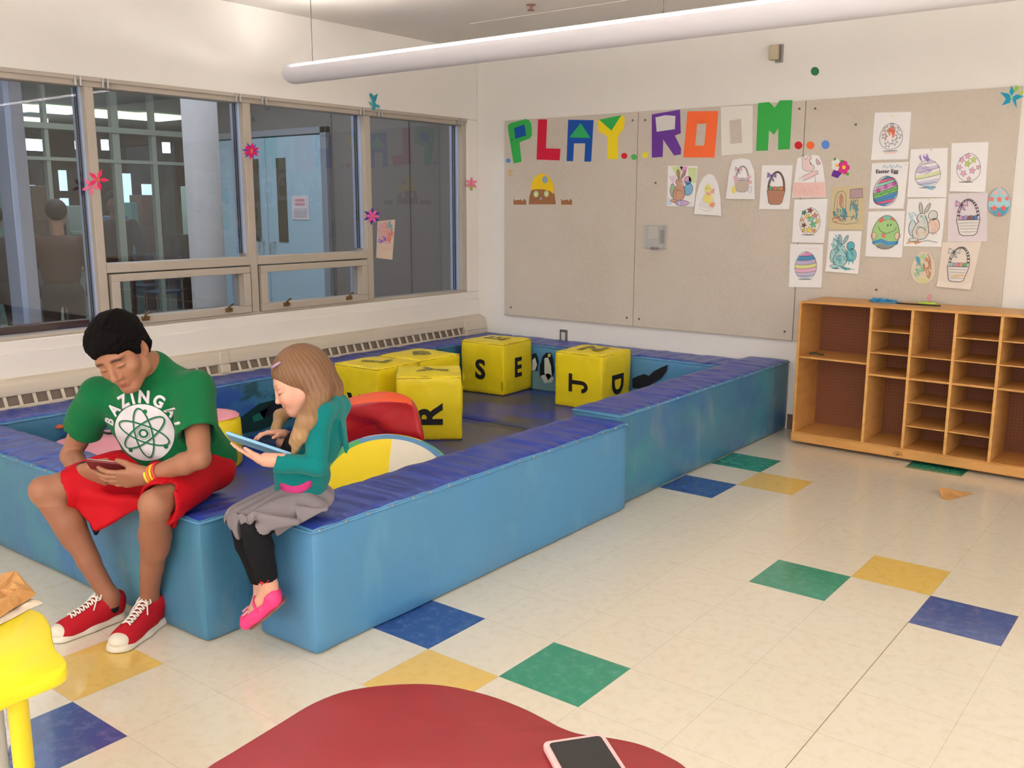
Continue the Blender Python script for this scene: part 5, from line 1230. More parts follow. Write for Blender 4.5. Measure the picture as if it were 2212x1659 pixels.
def nz(X,Y,Z,f,seed=0):
    """cheap smooth pseudo noise"""
    return (np.sin(f*(X*1.0+.7*Y+seed))+np.sin(f*(.8*Y-.9*Z)+1.3*seed)+np.sin(f*(Z*1.1+.5*X)+2.1+seed)+np.sin(f*1.9*(X-.6*Y+.4*Z)+seed*.7)*.6)/3.6
A_=np.array
def unit(v): v=A_(v,float); return v/np.linalg.norm(v)
def rotv(v,ax,a):
    ax=unit(ax); v=A_(v,float); return v*math.cos(a)+np.cross(ax,v)*math.sin(a)+ax*(ax@v)*(1-math.cos(a))
def head_frame(left,fwd):
    l=unit(left); f=unit(fwd); f=unit(f-l*(f@l)); u=np.cross(f,l); 
    if u[2]<0: u=-u
    return l,f,u
def head_sdf(g,c,l,f,u,s=1.0,child=False,look=0):
    """head centred between the ears; l,f,u = left, forward, up; s scales"""
    c=A_(c,float); P=lambda x,y,z: c+s*(l*x+f*y+u*z); A3=[l,f,u]; E=lambda p,r,k=.012,ax=None,op='add': g.ell(P(*p),[q*s for q in r],ax or A3,k*s,op)
    Cn=lambda a,b,ra,rb,k=.01,op='add': g.cone(P(*a),P(*b),ra*s,rb*s,k*s,op)
    E((0,-.015,.035),(.075,.094,.082)); E((0,.035,-.005),(.066,.062,.075),.03)
    if child:
        E((0,.040,-.045),(.056,.052,.058),.03); E((0,.066,-.088),(.022,.020,.018),.03)
        for q in (-1,1): E((q*.036,.068,-.040),(.026,.024,.026),.02); Cn((q*.055,.0,-.045),(q*.018,.060,-.092),.022,.016,.03)
    else:
        E((0,.040,-.055),(.054,.052,.062),.03); E((0,.072,-.103),(.024,.020,.018),.022)
        for q in (-1,1):
            Cn((q*.058,-.005,-.045),(q*.050,.01,-.072),.020,.018,.02); Cn((q*.050,.01,-.074),(q*.016,.066,-.106),.018,.015,.02)
            E((q*.046,.058,-.030),(.024,.022,.018),.02)
    # brow, sockets, lids
    Cn((-.038,.078,.018),(.038,.078,.018),.014 if not child else .010,.014 if not child else .010,.015)
    for q in (-1,1):
        E((q*.032,.104,-.004),(.019,.016,.013),.014,op='sub')
        E((q*.031,.078,-.006),(.0165,.0145,.0135),.004)
        Cn((q*.044,.087,-.008),(q*.020,.091,-.012),.0035,.0035,.003)
    # nose
    if child:
        Cn((0,.090,.0),(0,.104,-.030),.008,.0085,.010); E((0,.105,-.033),(.0105,.010,.009),.006)
        for q in (-1,1): E((q*.009,.098,-.037),(.007,.007,.006),.005)
    else:
        Cn((0,.090,.008),(0,.112,-.032),.0085,.011,.010); E((0,.112,-.038),(.013,.012,.011),.008)
        for q in (-1,1): E((q*.0135,.100,-.042),(.0085,.010,.008),.006); E((q*.007,.106,-.050),(.004,.005,.003),.002,op='sub')
    # lips
    z=-.070 if not child else -.062; y=.094 if not child else .091
    Cn((-.020,y-.008,z),(0,y,z+.003),.0055,.0065,.005); Cn((.020,y-.008,z),(0,y,z+.003),.0055,.0065,.005)
    Cn((-.014,y-.006,z-.009),(.014,y-.006,z-.009),.0065,.0065,.006)
    Cn((-.022,y-.002,z-.0035),(0,y+.006,z-.003),.0013,.0013,.002,'sub'); Cn((.022,y-.002,z-.0035),(0,y+.006,z-.003),.0013,.0013,.002,'sub')
    # ears
    for q in (-1,1):
        ax=[unit(l*.9+f*(.35*q)),unit(f*.95-l*.3*q),u]
        E((q*.078,-.008,-.010),(.008,.018,.030),.006,ax); E((q*.083,-.004,-.008),(.006,.009,.017),.004,ax,op='sub'); E((q*.076,.0,-.034),(.006,.008,.010),.005)
def hand_sdf(g,w,d,n,s,curls,spread=1,thumb=None,side=1,thumbdir=(.55,.75,.35)):
    """w wrist, d finger direction, n palm normal (palm side), side +1/-1 puts the thumb; curls: per-finger bend (index..little)"""
    d=unit(d); n=unit(n-d*(A_(n,float)@d)); x=np.cross(d,n)*side     # x points to the thumb side
    w=A_(w,float); P=lambda a,b,c: w+s*(x*a+d*b+n*c)
    # palm
    g.cone(P(0,-.01,0),P(0,.02,0),.024*s,.027*s,.012*s,sq=(n,.72))
    for a,b in ((.027,.085),(.009,.090),(-.010,.086),(-.028,.078)):
        g.cone(P(a*.6,.02,0),P(a,b,.0),.017*s,.0125*s,.014*s,sq=(n,.85))
    g.cone(P(.018,.015,.006),P(.034,.045,.010),.018*s,.014*s,.012*s)
    L=[(.027,.085,.042,.025,.021),(.009,.090,.046,.029,.022),(-.010,.086,.043,.027,.021),(-.028,.078,.034,.021,.019)]
    for i,(a,b,l1,l2,l3) in enumerate(L):
        p=P(a,b,0); ang=curls[i]; dd=unit(d+x*a*2.2*spread)
        r=[.0092,.0085,.0076,.0066]
        if i==3: r=[.0082,.0075,.0066,.0058]
        for j,l in enumerate((l1,l2,l3)):
            c=ang[j] if isinstance(ang,(list,tuple)) else ang*(.7,1.0,.7)[j]
            dd=rotv(dd,np.cross(dd,n),c); q=p+dd*l*s; g.cone(p,q,r[j]*s,r[j+1]*s,.0035*s); p=q
    t=thumb or (.0,.0); td=unit(x*thumbdir[0]+d*thumbdir[1]+n*thumbdir[2]); p=P(.034,.04,.010)
    axn=np.cross(td,unit(n*.5-x*.9+d*.2))
    for j,(l,ra,rb) in enumerate(((.036,.0125,.0105),(.030,.0105,.0085))):
        td=rotv(td,axn,t[j]); q=p+td*l*s; g.cone(p,q,ra*s,rb*s,.005*s); p=q

# ---------------------------------------------------------------- blurred passers-by beyond the glass
def figure(x,y,hgt,yaw,jc,pc,label,hair=(30,24,22),sit=False):
    k=hgt/1.75; p=empty('person',(x,y,0),label,'person'); o=A_((x,y,0.)); f=A_((math.cos(yaw),math.sin(yaw),0)); l=A_((-math.sin(yaw),math.cos(yaw),0)); z=A_((0,0,1.)); Q=lambda a,b_,c:o+k*(l*a+f*b_+z*c)
    g=SDF(o-A_((.45,.45,0)),o+A_((.45,.45,1.85*k)),.016)
    for s in (-1,1): g.cone(Q(.10*s,0,.90),Q(.11*s,.02,.50),.085*k,.06*k,.02); g.cone(Q(.11*s,.02,.50),Q(.11*s,-.02,.08),.06*k,.04*k,.02); g.cone(Q(.11*s,-.03,.04),Q(.12*s,.14,.035),.04*k,.035*k,.02)
    g.ell(Q(0,0,.95),(.17*k,.12*k,.14*k),[l,f,z],k=.03); sdf_obj('trousers',[g],mat('cloth_%d_%d_%d'%pc,pc,.8),p)
    g=SDF(o-A_((.45,.45,0)),o+A_((.45,.45,1.85*k)),.014); g.ell(Q(0,0,1.15),(.17*k,.12*k,.25*k),[l,f,z]); g.ell(Q(0,0,1.32),(.20*k,.12*k,.14*k),[l,f,z],k=.04)
    for s in (-1,1): g.cone(Q(.19*s,0,1.40),Q(.25*s,.02,1.12),.06*k,.05*k,.03); g.cone(Q(.25*s,.02,1.12),Q(.22*s,.14,.90),.05*k,.04*k,.02)
    sdf_obj('jacket',[g],mat('cloth_%d_%d_%d'%jc,jc,.8),p)
    g=SDF(o+A_((-.3,-.3,.8*k)),o+A_((.3,.3,1.85*k)),.010); g.cone(Q(0,0,1.40),Q(0,.01,1.55),.055*k,.05*k,.02); hc_=Q(0,.03,1.64); head_sdf(g,hc_,l,f,z,k)
    for s in (-1,1): g.cone(Q(.22*s,.14,.90),Q(.21*s,.18,.82),.03*k,.03*k,.01)
    sdf_obj('body',[g],mat('far_skin',(150,112,90),.6),p)
    g=SDF(hc_-.17,hc_+.17,.010); g.ell(hc_-f*.02*k+z*.035*k,(.092*k,.108*k,.098*k),[l,f,z]); g.ell(hc_+f*.10*k-z*.05*k,(.1*k,.07*k,.09*k),[l,f,z],k=.01,op='sub'); sdf_obj('hair',[g],mat('far_hair_%d'%hair[0],hair,.7),p)
figure(-5.55,1.50,1.50,2.6,(66,42,32),(40,34,34),'person in a brown jacket seen from behind through the leftmost window')
figure(-6.3,1.36,1.46,2.9,(26,28,34),(30,32,40),'person in dark clothes beyond the leftmost window, beside the brown jacket')
figure(-7.7,3.2,1.6,-.4,(44,48,52),(40,40,46),'person in grey standing in the hall beyond the second window')
# ================================================================== THE MAN
M['skin']=mat('skin_brown',None,.5,.4,attr=True,sss=.08)
M['skin2']=mat('skin_fair',None,.5,.35,attr=True,sss=.1)
M['hair']=mat('black_hair',(7,4,5),.7,.10,bump=(120,.6,.004,(1,1,.35)))
M['tee']=mat('green_cotton',(12,104,58),.85,.15,bump=(300,.2,.001),sheen=.1)
M['short']=mat('red_mesh_cloth',(188,10,26),.7,.2,bump=(260,.15,.001))
M['blackc']=mat('black_cloth',(20,20,26),.8,.2)
M['canvas']=mat('red_canvas',(176,24,38),.8,.2,bump=(220,.25,.001))
M['rubber']=mat('white_rubber',(222,214,200),.45,.4)
M['lace']=mat('white_lace',(232,224,216),.7,.2)
def camv(x,y,z): return A_(CR.transposed()@Vector((x,y,z)))      # direction given as right / up / towards the viewer
oy=lambda u,v,y: A_(on_y(u,v,y))
man=empty('person',(-1.25,-.30,.448),'young man in green t-shirt and red shorts sitting on the mat with a phone','person')
hipL=A_((-1.165,-.225,.54)); hipR=A_((-1.345,-.30,.54)); kL=A_((-1.03,-.53,.50)); kR=A_((-1.48,-.67,.495)); aL=A_((-1.205,-.475,.095)); aR=A_((-1.345,-.545,.095))
neck=oy(322,803,-.38); shL=oy(418,842,-.30); shR=oy(212,855,-.46); elL=oy(432,990,-.41); elR=oy(152,985,-.50); wrL=oy(322,1028,-.49); wrR=oy(183,1018,-.57)
hc=oy(262,760,-.50); hl,hf,hu=head_frame(camv(.95,.24,.24),camv(-.15,-.62,.77))
pelv=(hipL+hipR)/2; shm=(shL+shR)/2; Lm=unit(shL-shR); Um=unit(shm-pelv); Fm=unit(np.cross(Lm,Um)); 
if Fm[1]>0: Fm=-Fm
def mancol(V):
    base=A_(lin((164,112,86)))[None]*np.ones((len(V),1)); q=(V-hc); x=q@hl; y=q@hf; z=q@hu
    def blend(m,c):
        nonlocal base; base=base*(1-m[:,None])+A_(lin(c))[None]*m[:,None]
    lip=np.exp(-((x/.020)**4))*np.exp(-(((z+.074)/.0085)**4))*(y>.075); blend(lip*.75,(150,76,72))
    for s in (-1,1):
        xx=x-s*.033; bz=.018-.18*np.abs(xx)*(1 if True else 0); blend(np.clip(np.exp(-((xx/.021)**6))*np.exp(-(((z-.020+.2*(xx*s>0)*xx*s)/.0052)**4))*(y>.06),0,1)*.9,(34,20,18))
        blend(np.clip(np.exp(-((xx/.016)**4))*np.exp(-(((z+.0085)/.0022)**4))*(y>.07),0,1)*.85,(40,24,20))
    blend(np.clip((z<-.065)*(y>.02)*.08,0,1),(90,66,56))
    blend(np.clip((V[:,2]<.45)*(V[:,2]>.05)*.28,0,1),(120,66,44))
    return base
gh=SDF(hc-.16,hc+.16,.0030); head_sdf(gh,hc,hl,hf,hu,.98); gh.cone(hc-hu*.05-hf*.02,neck-.02*Fm,.054,.060,.02); gh.cone(neck-.02*Fm,neck-.03*Um-.02*Fm,.058,.060,.02)
ga=SDF(np.minimum.reduce([shR,elR,elL,wrR,wrL,shL])-.10,np.maximum.reduce([shR,elR,elL,wrR,wrL,shL])+.08,.0036)
for s_,e_,w_ in ((shL,elL,wrL),(shR,elR,wrR)):
    ga.cone(s_,e_,.046,.035,.01); m_=s_+(e_-s_)*.5; ga.cone(m_,s_+(e_-s_)*.75,.041,.036,.012)
    f1=e_+(w_-e_)*.3; ga.cone(e_,f1,.034,.037,.012); ga.cone(f1,w_,.037,.025,.012)
pcen=oy(229,1006,-.565)
dL=unit(oy(214,1040,-.605)-wrL); dR=unit(oy(262,1046,-.53)-wrR)
hand_sdf(ga,wrL,dL,unit((-.4,.75,.45)),1.02,[.32,.30,.30,.34],.6,thumb=(.15,.25),side=-1,thumbdir=(.45,.85,.35))
hand_sdf(ga,wrR,dR,unit((-.4,.7,.55)),1.02,[.45,.45,.5,.5],.6,thumb=(.15,.3),side=1,thumbdir=(.55,.8,.3))
gl=SDF(A_((-1.58,-.77,.06)),A_((-.93,-.14,.62)),.0052)
for h_,k_,a_,sg in ((hipL,kL,aL,1),(hipR,kR,aR,-1)):
    gl.cone(h_,k_,.078,.049,.01); kd=unit(k_-h_); gl.ell(k_+kd*.012+A_((0,0,.004)),(.047,.045,.049),k=.015)
    s1=k_+(a_-k_)*.30; bk=unit((h_-k_)*A_((1,1,0))); gl.cone(k_-A_((0,0,.01)),s1+bk*.006,.048,.051,.012); gl.ell(s1+bk*.016+A_((0,0,-.02)),(.046,.046,.085),k=.02); gl.cone(s1+bk*.010,k_+(a_-k_)*.65+bk*.004,.051,.038,.012); gl.cone(k_+(a_-k_)*.65,a_,.038,.031,.012); gl.cone(a_,a_-A_((0,0,.05)),.034,.034,.02)
gt=SDF(A_((-1.6,-.62,.44)),A_((-.95,-.05,.98)),.007); gt.cone(pelv,shm-.02*Fm-.03*Um,.09,.085,.02); gt.cone(shL,shR,.050,.050,.02); gt.cone(hipL,hipR,.080,.080,.02); gt.cone(shm-.02*Fm,neck-.02*Fm,.06,.052,.01)
J_=[shL,shR,elL,elR,wrL,wrR,hipL,hipR,kL,kR,aL,aR,neck]; gi=SDF(np.minimum.reduce(J_)-.06,np.maximum.reduce(J_)+.06,.008)
gi.cone(pelv,shm-.02*Fm,.07,.06,.02); gi.cone(shm-.02*Fm,neck-.02*Fm,.045,.040,.02); gi.cone(neck-.02*Fm,hc-hu*.05-hf*.02,.040,.036,.02); gi.cone(hipL,hipR,.06,.06,.02); gi.cone(shL,shR,.036,.036,.02)
for s_,e_,w_ in ((shL,elL,wrL),(shR,elR,wrR)): gi.cone(s_,e_,.034,.026,.01); gi.cone(e_,w_,.026,.019,.01)
for h_,k_,a_ in ((hipL,kL,aL),(hipR,kR,aR)): gi.cone(h_,k_,.055,.038,.01); gi.cone(k_,a_,.036,.024,.01)
sdf_obj('body',[gh,ga,gl,gt,gi],M['skin'],man,mancol)
# hair: short, thick, swept forward
g=SDF(hc-.17,hc+.17,.0032)
P=lambda x,y,z: hc+hl*x+hf*y+hu*z
H3=[hl,hf,hu]
g.ell(P(0,-.022,.044),(.087,.108,.094),H3); g.ell(P(0,.03,.072),(.072,.066,.054),H3,k=.03)
g.ell(P(0,-.065,-.015),(.072,.050,.062),H3,k=.02)
for q in (-1,1): g.ell(P(q*.072,.012,.02),(.014,.028,.038),H3,k=.015)
g.ell(P(0,.110,-.032),(.092,.062,.086),H3,k=.006,op='sub'); g.ell(P(0,.05,-.10),(.12,.085,.075),H3,k=.01,op='sub')
for q in (-1,1): g.ell(P(q*.092,-.004,-.022),(.026,.026,.034),H3,k=.008,op='sub')
g.disp(lambda X,Y,Z:.0022*nz(X,Y,Z,110,1)+.0022*nz(X,Y,Z,230,3)+.0014*nz(X,Y,Z,480,5))
sdf_obj('hair',[g],M['hair'],man)
# t-shirt
c1=shm-Um*.09; g=SDF(A_((-1.68,-.66,.44)),A_((-.88,.02,1.0)),.0058); T3=[Lm,Fm,Um]
g.cone(shR-Um*.01,shL-Um*.01,.066,.068,.02); g.ell(c1,(.195,.118,.15),T3,k=.04); g.ell(shm-Fm*.05-Um*.03,(.16,.075,.10),T3,k=.05)
g.ell(shm-Um*.20,(.168,.112,.13),T3,k=.05); g.ell(pelv+A_((0,.0,.075)),(.165,.118,.11),[Lm,Fm,A_((0,0,1.))],k=.05); g.ell(pelv+A_((.005,.02,.02)),(.168,.115,.085),[Lm,Fm,A_((0,0,1.))],k=.03)
g.cone(shm,neck-.01*Fm,.085,.072,.03)
for s_,e_,fr in ((shL,elL,.60),(shR,elR,.50)):
    q=s_+(e_-s_)*fr; u_=unit(e_-s_); g.cone(s_,q,.070,.064,.025); g.cone(s_+(e_-s_)*.2,q,.062,.070,.02)
    g.cone(q+u_*.075,q+u_*.10,.085,.085,.004,'sub'); g.cone(q-u_*.015,q+u_*.06,.054,.060,.004,'sub')
g.cone(neck+Um*.035+Fm*.012,neck+Um*.11+Fm*.03,.060,.10,.006,'sub')
g.ell(hc-hf*.0,(.078,.10,.118),H3,k=.004,op='sub')
g.comb(A_((-1.7,-.7,.40)),A_((-.8,.1,.50)),lambda X,Y,Z: (Z-.482)+.006*np.sin(X*60)+.012*np.sin(Y*23+X*9),.004,'sub')
fold=lambda X,Y,Z:.0045*nz(X,Y,Z,26,1)+.0022*nz(X,Y,Z,55,7)+.005*np.sin(60*((X+1.3)*.35+(Z-.7)*.9+.02*np.sin(20*X)))*np.clip((.72-Z)*8,0,1)+.0045*np.sin(62*(X*.5+Y*.4+Z*.3)+3*np.sin(9*Z))*np.clip((Z-.66)*3,0,.8)
g.disp(fold)
tee=sdf_obj('t_shirt',[g],M['tee'],man)
b=MB()    # ribbed collar
ct=neck+Um*.018+Fm*.006; b.tube([Vector(ct+.063*(math.cos(a)*Lm*1.05+math.sin(a)*(Fm*.92+Um*-.25))) for a in [2*PI*k/32 for k in range(32)]],.0052,8,closed=True,caps=False); b.build('collar',M['tee'],tee,smooth=True)
# white print on the chest, draped on the cloth
from mathutils.bvhtree import BVHTree
def bvh(o):
    me=o.data; return BVHTree.FromPolygons([v.co.copy() for v in me.vertices],[tuple(p.vertices) for p in me.polygons])
BV=bvh(tee); d0=ray(310,936).normalized(); hit,nn,_,_=BV.ray_cast(CC,d0)
pn=Vector(unit(.22*Fm+.78*A_(CC-hit)/ (CC-hit).length)); pu=Vector((0,0,1)); pu=(pu-pn*pu.dot(pn)).normalized(); px=pu.cross(pn).normalized()
if px.dot(Vector(CR[0]))<0: px=-px
def onshirt(x,y,d=.002):
    o=hit+px*x+pu*y+pn*.25; h,n_,_,_=BV.ray_cast(o,-pn)
    return (h if h is not None else hit+px*x+pu*y)+pn*d
WHT=(222,216,224); GN=(30,110,70); DG=(150,160,156)
b=MB(); R=.104; nr,na=14,48
V=[onshirt(0,0)]+[onshirt(R*i/nr*math.cos(2*PI*k/na),R*1.0*i/nr*math.sin(2*PI*k/na)) for i in range(1,nr+1) for k in range(na)]
b.add(V,[(0,1+k,1+(k+1)%na) for k in range(na)]+[(1+(i-1)*na+k,1+(i-1)*na+(k+1)%na,1+i*na+(k+1)%na,1+i*na+k) for i in range(1,nr) for k in range(na)],0,WHT)
def stroke2(pts,w,col,d=.0030,closed=True):
    n=len(pts); L_=[];R_=[]
    for i in range(n):
        a=Vector(pts[i-1] if (closed or i>0) else pts[i]); c=Vector(pts[(i+1)%n] if (closed or i<n-1) else pts[i]); t_=(c-a).normalized(); n_=Vector((-t_.y,t_.x))*w/2
        p=Vector(pts[i]); L_.append(onshirt(*(p+n_),d)); R_.append(onshirt(*(p-n_),d))
    b.add(L_+R_,[(i,(i+1)%n,n+(i+1)%n,n+i) for i in range(n if closed else n-1)],0,col)
for rt_,sh in ((PI/2+.12,0),(PI/2+.12+PI/3,0),(PI/2+.12-PI/3,0)):
    e_=[(x+.0035,y-.0035) for x,y in ell(0,0,.090,.030,44,0,2*PI,rt_)]; stroke2(e_,.0045,DG,.0027)
    stroke2(ell(0,0,.090,.030,44,0,2*PI,rt_),.0050,GN,.0033)
for (x,y) in ((.012,.078),(.072,-.050),(-.055,-.066)): stroke2(ell(x,y,.004,.004,10),.008,GN,.0038)
stroke2(ell(0,0,.0135,.0135,24),.007,GN,.0038); stroke2([(.024*math.cos(PI/6+k*PI/3),.024*math.sin(PI/6+k*PI/3)) for k in range(6)],.0035,DG,.0036)
for ch,ang,r_,sz in (('B',162,.129,.040),('A',140,.130,.045),('Z',118,.130,.047),('I',102,.130,.048),('N',85,.130,.048),('G',62,.129,.047),('A',38,.128,.044),('!',20,.128,.037)):
    vs,fs=text_polys(ch,1.35,.05); a=math.radians(ang); rr_=a-PI/2; cx,cy=r_*math.cos(a),r_*math.sin(a)
    for layer,(ox,oy_,cl,dd) in enumerate(((.002,-.002,DG,.0035),(0,0,WHT,.0055))):
        V=[]
        for x,y in vs:
            x*=sz*.78;y*=sz*.9; V.append(onshirt(cx+ox+x*math.cos(rr_)-y*math.sin(rr_),cy+oy_+x*math.sin(rr_)+y*math.cos(rr_),dd))
        b.add(V,fs,0,cl)
b.build('shirt_print',M['paper'],tee,fixn=False,colattr=True)
# shorts
g=SDF(A_((-1.60,-.74,.34)),A_((-.92,-.04,.68)),.0056)
g.ell(pelv+A_((.0,.0,.01)),(.170,.130,.088),[Lm,Fm,A_((0,0,1.))]); g.cone(hipL+A_((.0,.0,-.005)),hipR+A_((-.01,.0,0)),.085,.085,.02)
ends=[]
for h_,k_,fr in ((hipL,kL,.90),(hipR,kR,.83)):
    q=h_+(k_-h_)*fr; u_=unit(k_-h_); g.cone(h_,q,.086,.070,.02); g.cone(h_+(k_-h_)*.4,q-A_((0,0,.014)),.078,.072,.02); ends.append((q,u_))
A1=oy(158,1062,-.60);B1=oy(206,1140,-.575);C1=oy(318,1086,-.47);D1=oy(330,1035,-.36)
g.tri(A1,B1,C1,.010,.02); g.tri(A1,C1,D1,.014,.03); g.tri(oy(352,1092,-.46),oy(376,1138,-.455),oy(402,1065,-.40),.008,.015)
for q,u_ in ends: g.cone(q+u_*.090,q+u_*.16,.10,.10,.004,'sub'); g.cone(q-u_*.03,q+u_*.12,.060,.066,.004,'sub')
g.disp(lambda X,Y,Z:.0045*nz(X,Y,Z,22,2)+.003*np.sin(58*(X*.8+Y*.3-Z*.6))+.002*nz(X,Y,Z,60,4))
g.comb(A_((-1.7,-.8,.3)),A_((-.8,.0,.456)),lambda X,Y,Z: np.maximum(np.maximum(Z-.452,-.442-Y),Y-.1),.003,'sub')
sho=sdf_obj('shorts',[g],M['short'],man)
g=SDF(oy(204,1120,-.56)-.10,oy(204,1120,-.56)+.10,.005); g.tri(oy(188,1105,-.57),oy(207,1152,-.560),oy(232,1110,-.53),.008,.01); g.cone(hipR+(kR-hipR)*.5,hipR+(kR-hipR)*.72,.074,.068,.02)
sdf_obj('undershorts',[g],M['blackc'],man)
# shoes
def shoe(heel,toe,par,name='sneaker'):
    heel=A_(heel,float);toe=A_(toe,float); L=np.linalg.norm(toe-heel); d=(toe-heel)/L; z=A_((0,0,1.)); x=np.cross(d,z); k=L/.29
    Q=lambda a,b_,c: heel+(x*a+d*b_+z*c)*k
    g=SDF(np.minimum(heel,toe)-.09,np.maximum(heel,toe)+A_((.09,.09,.17)),.0032)
    g.ell(Q(0,.045,.06),(.036*k,.046*k,.058*k),[x,d,z]); g.cone(Q(0,.05,.088),Q(0,.19,.036),.038*k,.036*k,.03); g.cone(Q(0,.10,.035),Q(.004,.22,.030),.038*k,.042*k,.03,sq=(z,.8)); g.ell(Q(.002,.235,.028),(.042*k,.045*k,.026*k),[x,d,z],k=.02)
    g.cone(Q(0,.045,.115),Q(0,.055,.20),.030*k,.04*k,.004,'sub'); g.cone(Q(0,.035,.10),Q(0,.07,.125),.026*k,.030*k,.006,'sub')
    g.comb(g.lo,g.lo+g.h*g.n,lambda X,Y,Z: Z-.014,.001,'sub')
    sh=sdf_obj(name,[g],M['canvas'],par)
    g=SDF(np.minimum(heel,toe)-.09,np.maximum(heel,toe)+A_((.09,.09,.09)),.0034)
    g.cone(Q(0,.040,.0),Q(0,.15,.0),.043*k,.044*k,.02); g.cone(Q(0,.15,.0),Q(.004,.240,.0),.044*k,.049*k,.02)
    g.comb(g.lo,g.lo+g.h*g.n,lambda X,Y,Z: np.maximum(Z-.026,-(Z-.002)),0,'and',pad=.5)
    sdf_obj('sole',[g],M['rubber'],sh)
    g=SDF(Q(0,.25,.03)-.07,Q(0,.25,.03)+.07,.003); g.ell(Q(.002,.243,.030),(.040*k,.042*k,.029*k),[x,d,z]); g.comb(g.lo,g.lo+g.h*g.n,lambda X,Y,Z: (X-Q(0,.226,0)[0])*(-d[0])+(Y-Q(0,.226,0)[1])*(-d[1]),0,'and',pad=.5); g.comb(g.lo,g.lo+g.h*g.n,lambda X,Y,Z:.012-Z,0,'and',pad=.5)
    sdf_obj('toe_cap',[g],M['rubber'],sh)
    SB=bvh(sh)
    def on(a,b_,up=.004):
        o=Vector(Q(a,b_,.25)); h,_,_,_=SB.ray_cast(o,Vector((0,0,-1))); return (h if h else Vector(Q(a,b_,.05)))+Vector((0,0,up))
    b=MB(); rows=7
    for i in range(rows):
        f=i/(rows-1); y=.105+.095*f; w=.019-.002*f; b.tube([on(-w,y),on(-w*.4,y+.003,.006),on(w*.4,y+.006,.006),on(w,y+.009)],.0034,6); b.tube([on(w,y-.002),on(w*.4,y+.004,.008),on(-w*.4,y+.009,.008),on(-w,y+.012)],.0030,6)
    for s in (-1,1):
        b.tube([on(s*.004,.100,.008),on(s*.016,.095,.016),on(s*.028,.108,.014),on(s*.022,.120,.010),on(s*.006,.104,.010)],.0028,6)
        b.tube([on(s*.004,.100,.008),on(s*.020,.118,.012),on(s*.034,.140,.006)],.0026,6)
    b.build('shoelaces',M['lace'],sh,smooth=True)
    b=MB(); c=[on(-.014,.082,.003),on(.014,.082,.003),on(.013,.102,.004),on(-.013,.102,.004)]; b.add(c+[p+Vector((0,0,-.002)) for p in c],[(0,1,2,3),(7,6,5,4),(0,4,5,1),(1,5,6,2),(2,6,7,3),(3,7,4,0)]); b.build('tongue_label',mat('grey_label',(190,184,182),.6),sh)
    return sh
shoe((-1.358,-.484,0),(-1.348,-.768,0),man); shoe((-1.226,-.412,0),(-1.104,-.676,0),man)
for a_ in (aL,aR):
    g=SDF(a_-.08,a_+.08,.004); g.cone(a_+A_((0,0,.006)),a_-A_((0,0,.035)),.0345,.033,.01); g.comb(g.lo,g.lo+g.h*g.n,lambda X,Y,Z: Z-(a_[2]+.012)-.10*(X-a_[0])*0,0,'and',pad=.5); sdf_obj('sock',[g],M['blackc'],man)
# wristbands
def band(c,ax,r,w,m,name,par):
    ax=unit(ax); a=unit(np.cross(ax,(0,0,1))); b_=np.cross(ax,a); b=MB(); b.tube([Vector(A_(c)+a*r*math.cos(t)+b_*r*math.sin(t)) for t in [2*PI*k/28 for k in range(28)]],w,8,closed=True,caps=False); o=b.build(name,m,par,smooth=True); return o
uL=unit(wrL-elL)
for k,(c_,nm) in enumerate((((250,214,60),'yellow wristband'),((244,120,60),'orange wristband'),((246,206,50),'yellow wristband'),((226,60,60),'red wristband'))):
    o=band(wrL-uL*(.006+.012*k),uL,.0285+.0012*k,.0045,mat('wristband_%d'%k,c_,.5),'wristband',man); o['label']=nm
uR=unit(wrR-elR); band(wrR-uR*.012,uR,.0285,.0038,M['black'],'wristband',man)['label']='thin black wristband'
# phone in his hands
la=unit(A_(CR[0])+A_((0,0,-.10))); ns=unit(A_((-.55,.42,.72))); ns=unit(ns-la*(ns@la)); sa=np.cross(ns,la)
T=Matrix(((la[0],sa[0],ns[0],pcen[0]),(la[1],sa[1],ns[1],pcen[1]),(la[2],sa[2],ns[2],pcen[2]),(0,0,0,1)))
fn=lambda x,y,d:T@Vector((x,y,d))
t=empty('smartphone',pcen,'maroon backed smartphone held in both hands by the man','phone')
b=MB(); b.prism(rrect(.060,.031,.008),fn,-.005,.003); b.build('phone_case',M['phonered'],t,bevel=.0015)
b=MB(); b.prism(rrect(.0595,.0305,.008),fn,.003,.0052); b.build('rim',M['silver'],t); b=MB(); b.prism(rrect(.057,.028,.006),fn,.0052,.0060); b.build('screen',M['phoneblk'],t)
# ================================================================== THE GIRL
M['ghair']=mat('long_brown_hair',None,.5,.35,attr=True,bump=(95,.7,.004,(1,1,.16)))
M['teal']=mat('teal_fleece',(12,118,118),.9,.1,bump=(240,.25,.001),sheen=.15)
M['pinkc']=mat('pink_fleece',(200,62,128),.85,.1)
M['tulle']=mat('grey_tulle',(136,128,134),.8,.2,bump=(160,.5,.003),alpha=.96)
M['pinks']=mat('pink_satin_shoe',(240,60,130),.4,.4)
girl=empty('person',(-.66,-.18,.448),'small girl in teal hooded jacket and grey skirt sitting with a tablet','person')
Fg=A_((-.64,-.77,0));Lg=A_((.77,-.64,0));Z1=A_((0,0,1.))
pm_=A_((-.694,-.196,.512)); hL=pm_+Lg*.052;hR=pm_-Lg*.052
gkL=oy(549,1138,-.41); gkR=A_((-.790,-.368,.455)); gaL=oy(580,1262,-.372); gaR=A_((-.757,-.322,.215))
sL=oy(686,906,-.228); smd=sL-Lg*.105; sR=smd-Lg*.105
gc=oy(648,826,-.205); gl_,gf,gu=head_frame(camv(.27,.06,.96),camv(-.87,-.42,.27))
gneck=smd+Z1*.045+Fg*.012
